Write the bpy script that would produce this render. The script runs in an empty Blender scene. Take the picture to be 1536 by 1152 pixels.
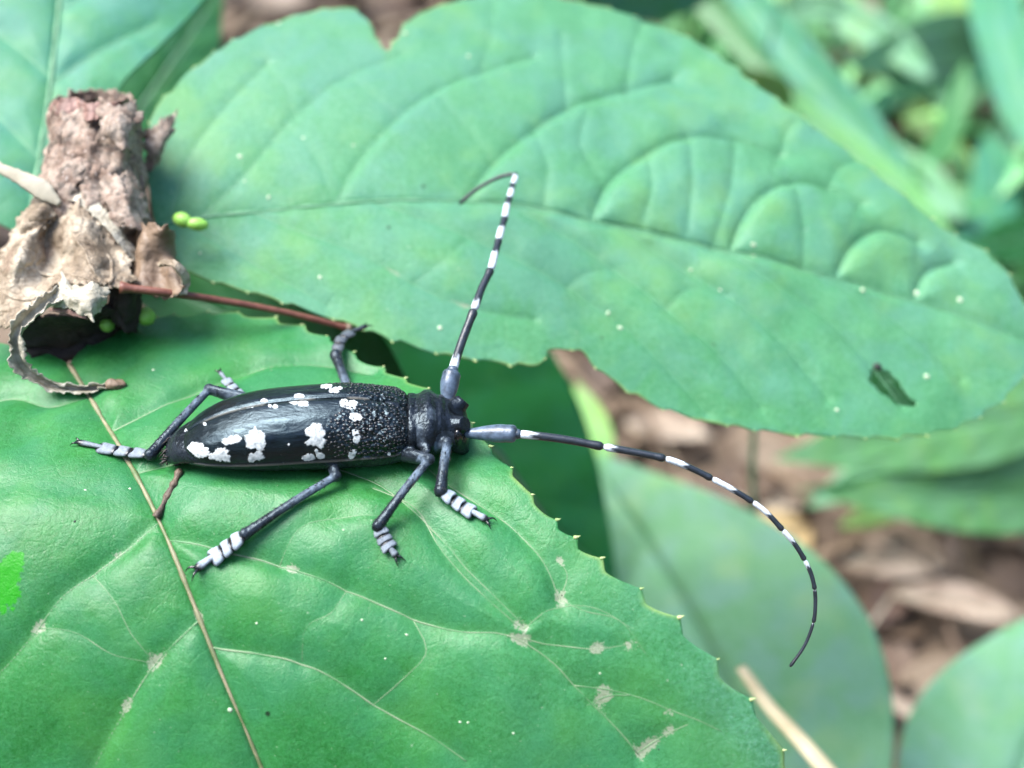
# A black white-spotted longhorn beetle on a leaf.  1 Blender unit = 1 cm.
import bpy, bmesh, math, random
import numpy as np
from mathutils import Vector, noise as mnoise

random.seed(7)
RNG = np.random.default_rng(7)
sc = bpy.context.scene
R = math.radians

# ------------------------------------------------------------------ camera
D, PITCH, HFOV = 11.6, R(40.0), R(50.0)
FPX = 768.0 / math.tan(HFOV / 2)                       # focal length in photo pixels
CAM = np.array((0.0, -D * math.cos(PITCH), D * math.sin(PITCH)))
FWD = np.array((0.0, math.cos(PITCH), -math.sin(PITCH)))
RIGHT = np.array((1.0, 0.0, 0.0))
UP = np.array((0.0, math.sin(PITCH), math.cos(PITCH)))
cd = bpy.data.cameras.new("camera")
cam = bpy.data.objects.new("camera", cd)
sc.collection.objects.link(cam)
cam.location = CAM
cam.rotation_euler = (math.pi / 2 - PITCH, 0, 0)
cd.sensor_width = 36
cd.lens = 18 / math.tan(HFOV / 2)
cd.clip_start, cd.clip_end = 0.1, 9000
cd.dof.use_dof = True
cd.dof.focus_distance = 10.5
cd.dof.aperture_fstop = cd.lens * 1e-3 / 0.26          # entrance pupil 2.6 mm wide
sc.camera = cam

# ------------------------------------------------------------------ light
SUN_EL, SUN_AZ = R(62), R(278)                         # azimuth from +Y towards +X
w = bpy.data.worlds.new("World")
sc.world = w
w.use_nodes = True
wn = w.node_tree.nodes
sky = wn.new("ShaderNodeTexSky")
sky.sky_type = 'NISHITA'
sky.sun_disc = False
sky.sun_elevation = SUN_EL
sky.sun_rotation = SUN_AZ
sky.air_density, sky.dust_density, sky.ozone_density = 1.0, 2.0, 1.0
w.node_tree.links.new(sky.outputs[0], wn["Background"].inputs[0])
wn["Background"].inputs[1].default_value = 0.15
sl = bpy.data.lights.new("sun", 'SUN')
sl.energy, sl.angle, sl.color = 2.1, R(40), (1.0, 0.99, 0.97)
so = bpy.data.objects.new("sun", sl)
sc.collection.objects.link(so)
sd = Vector((math.sin(SUN_AZ) * math.cos(SUN_EL), math.cos(SUN_AZ) * math.cos(SUN_EL), math.sin(SUN_EL)))
so.rotation_euler = sd.to_track_quat('Z', 'Y').to_euler()
so.location = sd * 100
vs = sc.view_settings
vs.view_transform, vs.look, vs.gamma, vs.use_curve_mapping = 'Standard', 'None', 1.0, False
vs.exposure = 2.2
sc.render.engine = 'CYCLES'
sc.cycles.max_bounces = 8
sc.cycles.use_denoising = True

# ------------------------------------------------------------------ helpers
def ray(px, py):
    return FWD + RIGHT * ((px - 768) / FPX) + UP * ((576 - py) / FPX)

def at(px, py, depth):
    """point seen at a photo pixel, at a distance along the view axis"""
    return CAM + ray(px, py) * depth

def at_y(px, py, y):
    r = ray(px, py)
    return CAM + r * ((y - CAM[1]) / r[1])

def at_z(px, py, z):
    r = ray(px, py)
    return CAM + r * ((z - CAM[2]) / r[2])

def proj(P):
    P = np.asarray(P, float) - CAM
    d = P @ FWD
    return np.stack([768 + FPX * (P @ RIGHT) / d, 576 - FPX * (P @ UP) / d], -1)

def nrm(v):
    v = np.asarray(v, float)
    return v / np.maximum(np.linalg.norm(v, axis=-1, keepdims=True), 1e-12)

def tag(o, label=None, cat=None, group=None, kind=None):
    for k, v in (('label', label), ('category', cat), ('group', group), ('kind', kind)):
        if v:
            o[k] = v
    return o

def empty(name, loc, label=None, cat=None, group=None):
    o = bpy.data.objects.new(name, None)
    o.empty_display_size = 0.1
    sc.collection.objects.link(o)
    o.location = loc
    return tag(o, label, cat, group)

def world_of(o):
    p = np.zeros(3)
    while o is not None:
        p = p + np.array(o.location)
        o = o.parent
    return p

def mesh_data(name, V, F, attrs=None, smooth=True):
    me = bpy.data.meshes.new(name)
    me.from_pydata(np.asarray(V, float).tolist(), [], [tuple(int(i) for i in f) for f in F])
    if attrs:
        for k, a in attrs.items():
            at_ = me.attributes.new(k, 'FLOAT', 'POINT')
            at_.data.foreach_set('value', np.asarray(a, np.float32))
    if smooth:
        me.polygons.foreach_set('use_smooth', [True] * len(me.polygons))
    me.update()
    return me

def obj(name, V, F, mat, parent=None, attrs=None, loc=None, smooth=True, label=None):
    """links ONE mesh object whose vertices are given in world space"""
    V = np.asarray(V, float)
    if loc is None:
        loc = world_of(parent) if parent is not None else V.mean(0)
    me = mesh_data(name, V - loc, F, attrs, smooth)
    o = bpy.data.objects.new(name, me)
    sc.collection.objects.link(o)
    if parent is not None:
        o.parent = parent
        o.location = loc - world_of(parent)
    else:
        o.location = loc
    if mat:
        me.materials.append(mat)
    if label:
        o['label'] = label
    return o

def spline(P, n, t=None):
    """smooth cubic curve through points P (k,d), n samples"""
    P = np.asarray(P, float)
    k = len(P)
    if t is None:
        t = np.r_[0, np.cumsum(np.linalg.norm(np.diff(P, axis=0), axis=1))]
        t = t / t[-1]
    t = np.asarray(t, float)
    q = np.linspace(0, 1, n) if np.isscalar(n) else np.asarray(n, float)
    if k == 2:
        f = ((q - t[0]) / (t[1] - t[0]))[:, None]
        return P[0] * (1 - f) + P[1] * f
    h = np.diff(t)
    dl = np.diff(P, axis=0) / h[:, None]
    m = np.zeros_like(P)
    m[1:-1] = (dl[:-1] * h[1:, None] + dl[1:] * h[:-1, None]) / (h[:-1] + h[1:])[:, None]
    m[0], m[-1] = dl[0], dl[-1]
    i = np.clip(np.searchsorted(t, q, 'right') - 1, 0, k - 2)
    s = ((q - t[i]) / h[i])[:, None]
    hh = h[i][:, None]
    return ((2 * s**3 - 3 * s**2 + 1) * P[i] + (s**3 - 2 * s**2 + s) * hh * m[i]
            + (-2 * s**3 + 3 * s**2) * P[i + 1] + (s**3 - s**2) * hh * m[i + 1])

def sweep(P, ra, n=12, rb=None, up=None, cap=True):
    """tube along P with radii ra (sideways) and rb (along up)"""
    P = np.asarray(P, float)
    k = len(P)
    ra = np.broadcast_to(np.asarray(ra, float), (k,))
    rb = ra if rb is None else np.broadcast_to(np.asarray(rb, float), (k,))
    T = nrm(np.gradient(P, axis=0))
    up = np.array((0.13, 0.21, 0.97)) if up is None else np.asarray(up, float)
    Nn = np.zeros_like(P)
    u = up
    for i in range(k):
        u2 = u - T[i] * (u @ T[i])
        if np.linalg.norm(u2) < 1e-6:
            u2 = np.cross(T[i], (1, 0, 0.3))
        u = u2 / np.linalg.norm(u2)
        Nn[i] = u
    B = np.cross(T, Nn)
    a = np.linspace(0, 2 * math.pi, n, endpoint=False)
    V = (P[:, None] + B[:, None] * (np.cos(a)[None, :, None] * ra[:, None, None])
         + Nn[:, None] * (np.sin(a)[None, :, None] * rb[:, None, None])).reshape(-1, 3)
    F = []
    for i in range(k - 1):
        for j in range(n):
            j2 = (j + 1) % n
            F.append((i * n + j, i * n + j2, (i + 1) * n + j2, (i + 1) * n + j))
    if cap:
        V = np.vstack([V, P[0], P[-1]])
        a0, b0 = k * n, k * n + 1
        for j in range(n):
            j2 = (j + 1) % n
            F.append((a0, j2, j))
            F.append((b0, (k - 1) * n + j, (k - 1) * n + j2))
    return V, F

def join(parts):
    V, F, o = [], [], 0
    for v, f in parts:
        V.append(v)
        F += [tuple(i + o for i in q) for q in f]
        o += len(v)
    return np.vstack(V), F

def ball(c, r, n=10, axes=None):
    """ellipsoid; r is one or three radii, axes optional 3 unit vectors"""
    r = np.broadcast_to(np.asarray(r, float), (3,))
    axes = np.eye(3) if axes is None else np.asarray(axes, float)
    V, F = [(0, 0, 1)], []
    for i in range(1, n):
        th = math.pi * i / n
        for j in range(2 * n):
            ph = math.pi * j / n
            V.append((math.sin(th) * math.cos(ph), math.sin(th) * math.sin(ph), math.cos(th)))
    V.append((0, 0, -1))
    m = 2 * n
    for j in range(m):
        F.append((0, 1 + j, 1 + (j + 1) % m))
        F.append((len(V) - 1, 1 + (n - 2) * m + (j + 1) % m, 1 + (n - 2) * m + j))
    for i in range(n - 2):
        for j in range(m):
            a, b = 1 + i * m + j, 1 + i * m + (j + 1) % m
            F.append((a, a + m, b + m, b))
    return np.asarray(c, float) + (np.array(V) * r) @ axes, F

def gridF(nu, nv, keep=None):
    i, j = np.meshgrid(np.arange(nu - 1), np.arange(nv - 1), indexing='ij')
    a = (i * nv + j).ravel()
    F = np.stack([a, a + nv, a + nv + 1, a + 1], 1)
    return F if keep is None else F[keep[F].all(1)]

def fbm(P, scale=1.0, seed=0.0, octaves=3):
    out = np.empty(len(P))
    for i, p in enumerate(np.asarray(P)):
        out[i] = mnoise.fractal(Vector((p[0] * scale + seed, p[1] * scale - seed, p[2] * scale)), 1.0, 2.0, octaves)
    return out

def vnoise(u, v, scale, seed):
    """fast smooth 2-D value noise on arrays"""
    r = np.random.default_rng(seed)
    T = r.random((64, 64))
    x, y = u * scale + 1000, v * scale + 1000
    xi, yi = np.floor(x).astype(int), np.floor(y).astype(int)
    fx, fy = x - xi, y - yi
    fx, fy = fx * fx * (3 - 2 * fx), fy * fy * (3 - 2 * fy)
    g = lambda a, b: T[a % 64, b % 64]
    return ((g(xi, yi) * (1 - fx) + g(xi + 1, yi) * fx) * (1 - fy) + (g(xi, yi + 1) * (1 - fx) + g(xi + 1, yi + 1) * fx) * fy) - 0.5

# ------------------------------------------------------------------ materials
class NT:
    def __init__(s, name):
        s.m = bpy.data.materials.new(name)
        s.m.use_nodes = True
        s.n, s.l = s.m.node_tree.nodes, s.m.node_tree.links
        s.b = s.n["Principled BSDF"]
        s.out = s.n["Material Output"]
        s.tc = s.n.new("ShaderNodeTexCoord")
    def _in(s, sock, val):
        if hasattr(val, 'is_output') or isinstance(val, bpy.types.NodeSocket):
            s.l.new(val, sock)
        elif isinstance(val, (tuple, list)) and len(val) == 3 and sock.type == 'RGBA':
            sock.default_value = (*val, 1)
        else:
            sock.default_value = val
    def set(s, **k):
        for a, v in k.items():
            s._in(s.b.inputs[a.replace('_', ' ')], v)
    def attr(s, name):
        n = s.n.new("ShaderNodeAttribute")
        n.attribute_name = name
        return n.outputs["Fac"]
    def noise(s, scale, detail=3, rough=0.55, dist=0.0, vec=None):
        n = s.n.new("ShaderNodeTexNoise")
        s.l.new(vec or s.tc.outputs["Object"], n.inputs["Vector"])
        n.inputs["Scale"].default_value = scale
        n.inputs["Detail"].default_value = detail
        n.inputs["Roughness"].default_value = rough
        n.inputs["Distortion"].default_value = dist
        return n.outputs["Fac"]
    def voro(s, scale, feature='F1', vec=None, rnd=1.0):
        n = s.n.new("ShaderNodeTexVoronoi")
        n.feature = feature
        s.l.new(vec or s.tc.outputs["Object"], n.inputs["Vector"])
        n.inputs["Scale"].default_value = scale
        n.inputs["Randomness"].default_value = rnd
        return n.outputs["Distance"]
    def warp(s, scale, amt):
        n = s.n.new("ShaderNodeTexNoise")
        s.l.new(s.tc.outputs["Object"], n.inputs["Vector"])
        n.inputs["Scale"].default_value = scale
        m = s.n.new("ShaderNodeVectorMath"); m.operation = 'SCALE'
        s.l.new(n.outputs["Color"], m.inputs[0]); m.inputs["Scale"].default_value = amt
        a = s.n.new("ShaderNodeVectorMath"); a.operation = 'ADD'
        s.l.new(s.tc.outputs["Object"], a.inputs[0]); s.l.new(m.outputs[0], a.inputs[1])
        return a.outputs[0]
    def ramp(s, fac, *stops):
        n = s.n.new("ShaderNodeValToRGB")
        s.l.new(fac, n.inputs[0])
        e = n.color_ramp.elements
        while len(e) < len(stops):
            e.new(0.5)
        for x, (p, c) in zip(e, stops):
            x.position = p
            x.color = (*c, 1) if isinstance(c, (tuple, list)) else (c, c, c, 1)
        return n.outputs["Color"]
    def mix(s, fac, a, b, mode='MIX'):
        n = s.n.new("ShaderNodeMix")
        n.data_type = 'RGBA'; n.blend_type = mode
        s._in(n.inputs[0], fac); s._in(n.inputs[6], a); s._in(n.inputs[7], b)
        return n.outputs[2]
    def math(s, op, a, b=0.0):
        n = s.n.new("ShaderNodeMath")
        n.operation = op
        s._in(n.inputs[0], a); s._in(n.inputs[1], b)
        return n.outputs[0]
    def bump(s, h, strength, dist, normal=None):
        n = s.n.new("ShaderNodeBump")
        n.inputs["Strength"].default_value = strength
        n.inputs["Distance"].default_value = dist
        s.l.new(h, n.inputs["Height"])
        if normal is not None:
            s.l.new(normal, n.inputs["Normal"])
        return n.outputs[0]

def leaf_mat(name, c1, c2, c3, vein, rough=0.42, trans=0.22, dust=0.5, ret=1.0, spec=0.5, seed=0, tealness=0.45, grain=1.0, sheen_dust=0.0):
    t = NT(name)
    big = t.noise(0.55, 4, 0.6)
    col = t.ramp(big, (0.32, c1), (0.52, c2), (0.7, c3))
    # fine mottling of the blade between its smallest veins
    wv = t.warp(2.2, 0.22)
    cell = t.voro(5.5, 'DISTANCE_TO_EDGE', wv)
    cell2 = t.voro(15.0, 'DISTANCE_TO_EDGE', wv)
    net = t.ramp(cell, (0.0, 1.0), (0.055, 0.0))
    net2 = t.ramp(cell2, (0.0, 1.0), (0.07, 0.0))
    col = t.mix(t.math('MULTIPLY', net, 0.22 * ret), col, vein)
    col = t.mix(t.math('MULTIPLY', net2, 0.12 * ret), col, vein)
    fine = t.noise(26, 3, 0.6)
    col = t.mix(t.math('MULTIPLY', t.ramp(fine, (0.4, 0.0), (0.75, 1.0)), 0.35), col, (c3[0] * 1.5, c3[1] * 1.25, c3[2] * 1.5))
    if sheen_dust:  # teal sky sheen painted into the blade colour, plus pale dust flecks
        bf = t.math('MULTIPLY', t.attr('sheen_dust'), t.ramp(t.noise(30, 4, 0.7), (0.3, 0.35), (0.7, 1.0)))
        col = t.mix(t.math('MULTIPLY', bf, sheen_dust), col, (0.120, 0.295, 0.205))
        fl = t.math('MULTIPLY', t.ramp(t.noise(52, 3, 0.7), (0.60, 0.0), (0.70, 1.0)), t.attr('sheen_dust'))
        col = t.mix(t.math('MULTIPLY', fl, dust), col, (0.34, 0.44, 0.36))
    # veins and leaf edge carry a paler pigment
    mot = t.ramp(t.noise(21, 4, 0.7), (0.38, 1.0), (0.56, 0.0))
    col = t.mix(t.math('MULTIPLY', mot, 0.42), col, (c1[0] * 0.6, c1[1] * 0.72, c1[2] * 0.55))
    vein3 = t.ramp(t.voro(11, 'DISTANCE_TO_EDGE', t.warp(5, 0.12)), (0.0, 1.0), (0.06, 0.0))
    col = t.mix(t.math('MULTIPLY', vein3, 0.30), col, (c1[0] * 0.7, c1[1] * 0.75, c1[2] * 0.6))
    teal = t.ramp(t.noise(1.3, 4, 0.6, 0.4), (0.42, 0.0), (0.62, 1.0))
    col = t.mix(t.math('MULTIPLY', teal, tealness), col, (c2[0] * 1.5, c2[1] * 0.98, c2[2] * 2.3))
    yel = t.ramp(t.noise(0.9, 3, 0.6), (0.52, 0.0), (0.68, 1.0))
    col = t.mix(t.math('MULTIPLY', yel, 0.35), col, (c3[0] * 1.6, c3[1] * 1.12, c3[2] * 0.7))
    gr = t.noise(85, 2, 0.6)
    col = t.mix(t.math('MULTIPLY', t.ramp(gr, (0.42, 0.0), (0.72, 1.0)), 0.45 * grain), col, (c3[0] * 2.0, c3[1] * 1.4, c3[2] * 2.0))
    col = t.mix(t.math('MULTIPLY', t.attr('vein'), 0.15), col, vein)
    col = t.mix(t.attr('edge'), col, (0.22, 0.34, 0.10))
    # pale scars on the veins, dust and specks
    scr = t.ramp(t.math('ADD', t.attr('scar'), t.math('MULTIPLY', t.math('SUBTRACT', t.noise(38, 4, 0.7), 0.5), 1.5)), (0.50, 0.0), (0.66, 1.0))
    col = t.mix(t.math('MULTIPLY', scr, 0.75), col, t.mix(t.noise(70, 2), (0.14, 0.17, 0.09), (0.46, 0.47, 0.37)))
    lim = t.ramp(t.math('ADD', t.attr('patch'), t.math('MULTIPLY', t.math('SUBTRACT', t.noise(14, 3, 0.7), 0.5), 1.0)), (0.48, 0.0), (0.54, 1.0))
    col = t.mix(lim, col, (0.012, 0.26, 0.001))
    sp = t.ramp(t.voro(3.2), (0.0, 1.0), (0.045, 0.0))
    sp = t.math('MULTIPLY', sp, t.ramp(t.noise(1.7, 1), (0.48, 0.0), (0.56, 1.0)))
    col = t.mix(t.math('MULTIPLY', sp, dust), col, (0.6, 0.62, 0.5))
    sp2 = t.ramp(t.noise(44, 2, 0.5), (0.72, 0.0), (0.78, 1.0))
    col = t.mix(t.math('MULTIPLY', sp2, dust * 0.8), col, (0.5, 0.55, 0.42))
    blk = t.ramp(t.voro(1.1), (0.0, 1.0), (0.022, 1.0), (0.03, 0.0))
    col = t.mix(t.math('MULTIPLY', blk, 0.9), col, (0.006, 0.012, 0.006))
    # relief
    n1 = t.bump(t.math('SUBTRACT', 0.0, net), 0.22 * ret, 0.02)
    n1 = t.bump(fine, 0.5, 0.006, n1)
    n1 = t.bump(t.noise(60, 2), 0.8, 0.004, n1)
    n1 = t.bump(t.noise(17, 4, 0.6), 0.28, 0.010, n1)
    n1 = t.bump(t.noise(5, 3), 0.25, 0.04, n1)
    t.set(Base_Color=col, Roughness=t.ramp(t.noise(3, 3), (0.3, rough - 0.06), (0.7, rough + 0.08)), Specular_IOR_Level=spec, Normal=n1)
    tr = t.n.new("ShaderNodeBsdfTranslucent")
    t.l.new(t.mix(0.5, col, (0.14, 0.42, 0.03)), tr.inputs["Color"])
    t.l.new(n1, tr.inputs["Normal"])
    mx = t.n.new("ShaderNodeMixShader")
    mx.inputs[0].default_value = trans
    t.l.new(t.b.outputs[0], mx.inputs[1]); t.l.new(tr.outputs[0], mx.inputs[2])
    t.l.new(mx.outputs[0], t.out.inputs["Surface"])
    return t.m

def plain_mat(name, c1, c2, scale=6, rough=0.6, bump=0.3, dist=0.02, spec=0.4, detail=4):
    t = NT(name)
    n = t.noise(scale, detail, 0.6)
    t.set(Base_Color=t.ramp(n, (0.3, c1), (0.7, c2)), Roughness=rough, Specular_IOR_Level=spec,
          Normal=t.bump(t.noise(scale * 3, 3), bump, dist))
    return t.m

M = {}
M['leaf1'] = leaf_mat("leaf_green", (0.010, 0.120, 0.014), (0.018, 0.165, 0.030), (0.040, 0.215, 0.060), (0.09, 0.24, 0.08), rough=0.40, ret=0.4, spec=0.33, tealness=0.6, trans=0.26, sheen_dust=0.9)
M['leaf2'] = leaf_mat("leaf_pale_green", (0.044, 0.205, 0.078), (0.066, 0.252, 0.104), (0.100, 0.300, 0.124), (0.05, 0.20, 0.08), rough=0.5, ret=0.8, dust=0.6, spec=0.25, tealness=0.3, trans=0.28, sheen_dust=0.62, grain=0.4)
M['leaf3'] = leaf_mat("leaf_teal_green", (0.030, 0.170, 0.070), (0.042, 0.210, 0.090), (0.060, 0.250, 0.110), (0.08, 0.25, 0.12), rough=0.5, ret=0.4, spec=0.25)
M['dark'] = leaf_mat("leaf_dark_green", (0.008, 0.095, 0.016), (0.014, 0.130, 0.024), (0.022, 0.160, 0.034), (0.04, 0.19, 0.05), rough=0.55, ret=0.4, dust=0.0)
M['bg'] = leaf_mat("leaf_soft_green", (0.065, 0.240, 0.085), (0.110, 0.320, 0.130), (0.180, 0.410, 0.200), (0.19, 0.42, 0.20), rough=0.55, ret=0.3, dust=0.3, spec=0.25)
M['fresh'] = leaf_mat("leaf_fresh_green", (0.060, 0.250, 0.060), (0.100, 0.330, 0.095), (0.165, 0.420, 0.150), (0.18, 0.42, 0.15), rough=0.55, ret=0.3, dust=0.2, spec=0.25, trans=0.3)
M['mid'] = leaf_mat("leaf_mid_green", (0.014, 0.170, 0.030), (0.024, 0.220, 0.050), (0.045, 0.270, 0.085), (0.06, 0.28, 0.08), rough=0.6, ret=0.3, dust=0.1, spec=0.12)
M['lime'] = leaf_mat("leaf_lime_green", (0.120, 0.290, 0.050), (0.160, 0.350, 0.070), (0.190, 0.400, 0.090), (0.22, 0.42, 0.12), rough=0.55, ret=0.2, dust=0.0)
M['vein'] = plain_mat("vein_tan", (0.07, 0.11, 0.035), (0.28, 0.23, 0.15), 4, 0.55, 0.4, 0.01)
M['vein_green'] = plain_mat("vein_green", (0.035, 0.15, 0.045), (0.20, 0.25, 0.15), 2.6, 0.5, 0.3, 0.01)
M['vein_pale'] = plain_mat("vein_pale", (0.07, 0.21, 0.10), (0.11, 0.26, 0.14), 3, 0.5, 0.3, 0.01)
M['tooth'] = plain_mat("tooth_cream", (0.12, 0.26, 0.07), (0.40, 0.44, 0.20), 12, 0.45, 0.2, 0.01)
M['bud'] = plain_mat("bud_lime", (0.18, 0.42, 0.05), (0.28, 0.52, 0.10), 6, 0.4, 0.2, 0.01)

# ------------------------------------------------------------------ leaf surfaces
class Surf:
    def __init__(s, O, U, V, h=None):
        s.O, s.U, s.V = map(lambda a: np.asarray(a, float), (O, U, V))
        s.N = nrm(np.cross(s.U, s.V))
        s.h = h or (lambda u, v: 0 * u)
    def pt(s, u, v, z):
        u, v, z = np.asarray(u, float), np.asarray(v, float), np.asarray(z, float)
        return s.O + u[..., None] * s.U + v[..., None] * s.V + z[..., None] * s.N
    def uv(s, px, py):
        r = ray(px, py)
        hh = 0.0
        u = v = 0.0
        for k in range(60):
            d = ((s.O - CAM) @ s.N + hh) / (r @ s.N)
            p = CAM + r * d - s.O
            u, v = p @ s.U, p @ s.V
            hh = hh * 0.5 + 0.5 * float(s.h(np.array(u), np.array(v)))
        return np.array((u, v))
    def on(s, px, py, lift=0.0):
        u, v = s.uv(px, py)
        return s.pt(u, v, s.h(np.array(u), np.array(v)) + lift)

def surf_px(a, b, c, h=None):
    """plane through three (px, py, depth); U runs from a to b"""
    A, B, C_ = at(*a), at(*b), at(*c)
    U = nrm(B - A)
    N = nrm(np.cross(U, C_ - A))
    V = np.cross(N, U)
    if N @ (CAM - A) < 0:
        N, V = -N, -V
    s = Surf(A, U, V, h)
    return s

def pts(S, P):
    return np.array([np.array(p[1:]) if p[0] == 'p' else S.uv(p[0], p[1]) for p in P], float)

def seg_dist(u, v, poly, best=None):
    best = np.full(u.shape, 1e9) if best is None else best
    for a, b in zip(poly[:-1], poly[1:]):
        d = b - a
        L2 = d @ d + 1e-12
        t = np.clip(((u - a[0]) * d[0] + (v - a[1]) * d[1]) / L2, 0, 1)
        q = np.hypot(u - a[0] - t * d[0], v - a[1] - t * d[1])
        best = np.minimum(best, q)
    return best

def make_leaf(name, label, S, mid, edges, mat, veins=(), nt=60, ns=16, tooth=None, relief=(0.05, 0.25), expo=1.3, steps=(), amp=None, tubes=None,
              group=None, cat='leaf', holes=(), scars=(), patches=(), wav=0.0, thick=0.022, seed=1, teeth_mat=True, vein_mat=None, mid_mat=None, lateral=(), sheen_dust=None):
    midP = pts(S, mid)
    mid_f = spline(midP, nt)
    tt = np.linspace(0, 1, nt)
    vein_uv = [spline(pts(S, vv), 14) for vv in veins]
    mid_d = spline(midP, 40)
    lat_uv = [spline(pts(S, vv), 10) for vv in lateral]
    def surf_z(u, v, sh):
        dm = seg_dist(u.ravel(), v.ravel(), mid_d).reshape(sh)
        dv = dm.copy()
        for q in vein_uv:
            dv = seg_dist(u, v, q, dv)
        dl = np.full(sh, 9.0)
        for q in lat_uv:
            dl = seg_dist(u, v, q, dl)
        A, wd = relief
        if amp is not None:
            A = A * amp(u, v)
        z = S.h(u, v) + A * (0.45 * (1 - np.exp(-(dv / (wd * .35)) ** 1.4)) + 0.55 * (1 - np.exp(-(dv / (wd * 1.6)) ** expo))) + A * 0.22 * (1 - np.exp(-(dl / (wd * 0.35)) ** 1.3))
        for k_, B_ in steps:
            q = vein_uv[k_]
            bd, sg, tg_ = np.full(sh, 9.0), np.zeros(sh), np.zeros(sh)
            for i_, (a, b) in enumerate(zip(q[:-1], q[1:])):
                d_ = b - a
                t_ = np.clip(((u - a[0]) * d_[0] + (v - a[1]) * d_[1]) / (d_ @ d_), 0, 1)
                ex, ey = u - a[0] - t_ * d_[0], v - a[1] - t_ * d_[1]
                e_ = np.hypot(ex, ey)
                m_ = e_ < bd
                bd = np.where(m_, e_, bd)
                sg = np.where(m_, np.sign(d_[0] * ey - d_[1] * ex), sg)
                tg_ = np.where(m_, (i_ + t_) / (len(q) - 1), tg_)
            z = z + B_ * (sg < 0) * (1 - np.exp(-(bd / .06) ** 1.5)) * np.exp(-(bd / .55) ** 2) * np.sqrt(np.clip(np.sin(np.pi * np.clip(tg_ * 1.02, 0, 1)), 0, 1))
        z = z + A * 0.7 * vnoise(u, v, 1.1, seed) + A * 0.35 * vnoise(u, v, 3.1, seed + 1) + wav * vnoise(u, v, 0.35, seed + 2)
        return z, dv, dm, dl
    root = empty(name, S.pt(*mid_f[0], S.h(*[np.array(c) for c in mid_f[0]])), label, cat, group)
    VV, FF, AV, AE, AS, AP, AB, off = [], [], [], [], [], [], [], 0
    tips = []
    for side, e in enumerate(edges):
        eP = spline(pts(S, [q[0] for q in e]), tt, [q[1] for q in e])
        Ls = np.r_[0, np.cumsum(np.linalg.norm(np.diff(eP, axis=0), axis=1))]
        tg = nrm(np.gradient(eP, axis=0))
        nr = np.stack([-tg[:, 1], tg[:, 0]], 1)
        sgn = np.sign(((eP - mid_f) * nr).sum(1).mean())
        nr = nr * sgn
        s = np.linspace(0, 1, ns) ** 0.85
        G = mid_f[:, None] + (eP - mid_f)[:, None] * s[None, :, None]
        ramp_ = np.clip(tt / 0.06, 0, 1) * np.clip((1 - tt) / 0.04, 0, 1)
        if tooth:
            sp, t_amp = tooth
            jit = 0.75 * vnoise(Ls, Ls * 0, 1.5, seed + 5)
            ph = Ls / sp + jit
            fr = ph - np.floor(ph)
            prof = np.where(fr < 0.8, (fr / 0.8) ** 1.6, (1 - fr) / 0.2)
            G = G + nr[:, None] * (t_amp * prof * (0.75 + 0.9 * vnoise(Ls, Ls * 0, 2.3, seed + 6)) * ramp_)[:, None, None] * (s[None, :, None] ** 10)
            k = np.where((fr[:-1] < 0.8) & (fr[1:] >= 0.8))[0]
            tips += [(side, i, tg[i] * 0.75 + nr[i] * 0.65) for i in k if ramp_[i] > 0.5]
        u, v = G[..., 0], G[..., 1]
        z, dv, dm, dl = surf_z(u, v, u.shape)
        P = S.pt(u, v, z).reshape(-1, 3)
        keep = np.ones(len(P), bool)
        for (hx, hy, rx, ry, ang) in holes:
            q = proj(P) - (hx, hy)
            c, s_ = math.cos(ang), math.sin(ang)
            qx, qy = q[:, 0] * c + q[:, 1] * s_, -q[:, 0] * s_ + q[:, 1] * c
            wob = 1 + 1.6 * vnoise(u.ravel(), v.ravel(), 9, 3)
            keep &= (qx / rx) ** 2 + (qy / ry) ** 2 > wob
        F = gridF(nt, ns, keep)
        if (np.cross(P[F[len(F)//2][1]] - P[F[len(F)//2][0]], P[F[len(F)//2][3]] - P[F[len(F)//2][0]]) @ S.N) < 0:
            F = F[:, ::-1]
        av = np.exp(-(dv / 0.035) ** 2) + 0.5 * np.exp(-(dl / 0.03) ** 2)
        ed = np.clip((s - 0.985) / 0.015, 0, 1)[None, :] * np.clip(vnoise(Ls, Ls * 0, 3, seed)[:, None] * 2.0 + 0.5, 0, 1) * (0.8 if tooth else 0.0)
        scf = np.zeros(u.shape)
        for (hx, hy, r_) in scars:
            cu = S.uv(hx, hy)
            dd = np.hypot(u - cu[0], v - cu[1])
            near = np.exp(-(np.minimum(dv, dl) / 0.035) ** 2) * 0.8 + 0.35
            scf = np.maximum(scf, np.clip(np.exp(-(dd / r_) ** 2) * near * 0.95, 0, 1))
        pat = np.zeros(u.shape)
        for (hx, hy, r_) in patches:
            cu = S.uv(hx, hy)
            pat = np.maximum(pat, np.exp(-(np.hypot(u - cu[0], v - cu[1]) / r_) ** 2))
        VV.append(P); FF.append(F + off); AV.append(av.ravel()); AE.append((ed * np.ones_like(u)).ravel()); AS.append(scf.ravel()); AP.append(pat.ravel()); AB.append((sheen_dust(u, v) if sheen_dust else 0 * u).ravel())
        off += len(P)
    bl = obj('blade', np.vstack(VV), np.vstack(FF), mat, root, {'vein': np.clip(np.concatenate(AV), 0, 1), 'edge': np.concatenate(AE), 'scar': np.concatenate(AS), 'patch': np.concatenate(AP), 'sheen_dust': np.concatenate(AB)})
    if thick:
        md = bl.modifiers.new('thickness', 'SOLIDIFY'); md.thickness = thick; md.offset = -1
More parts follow.
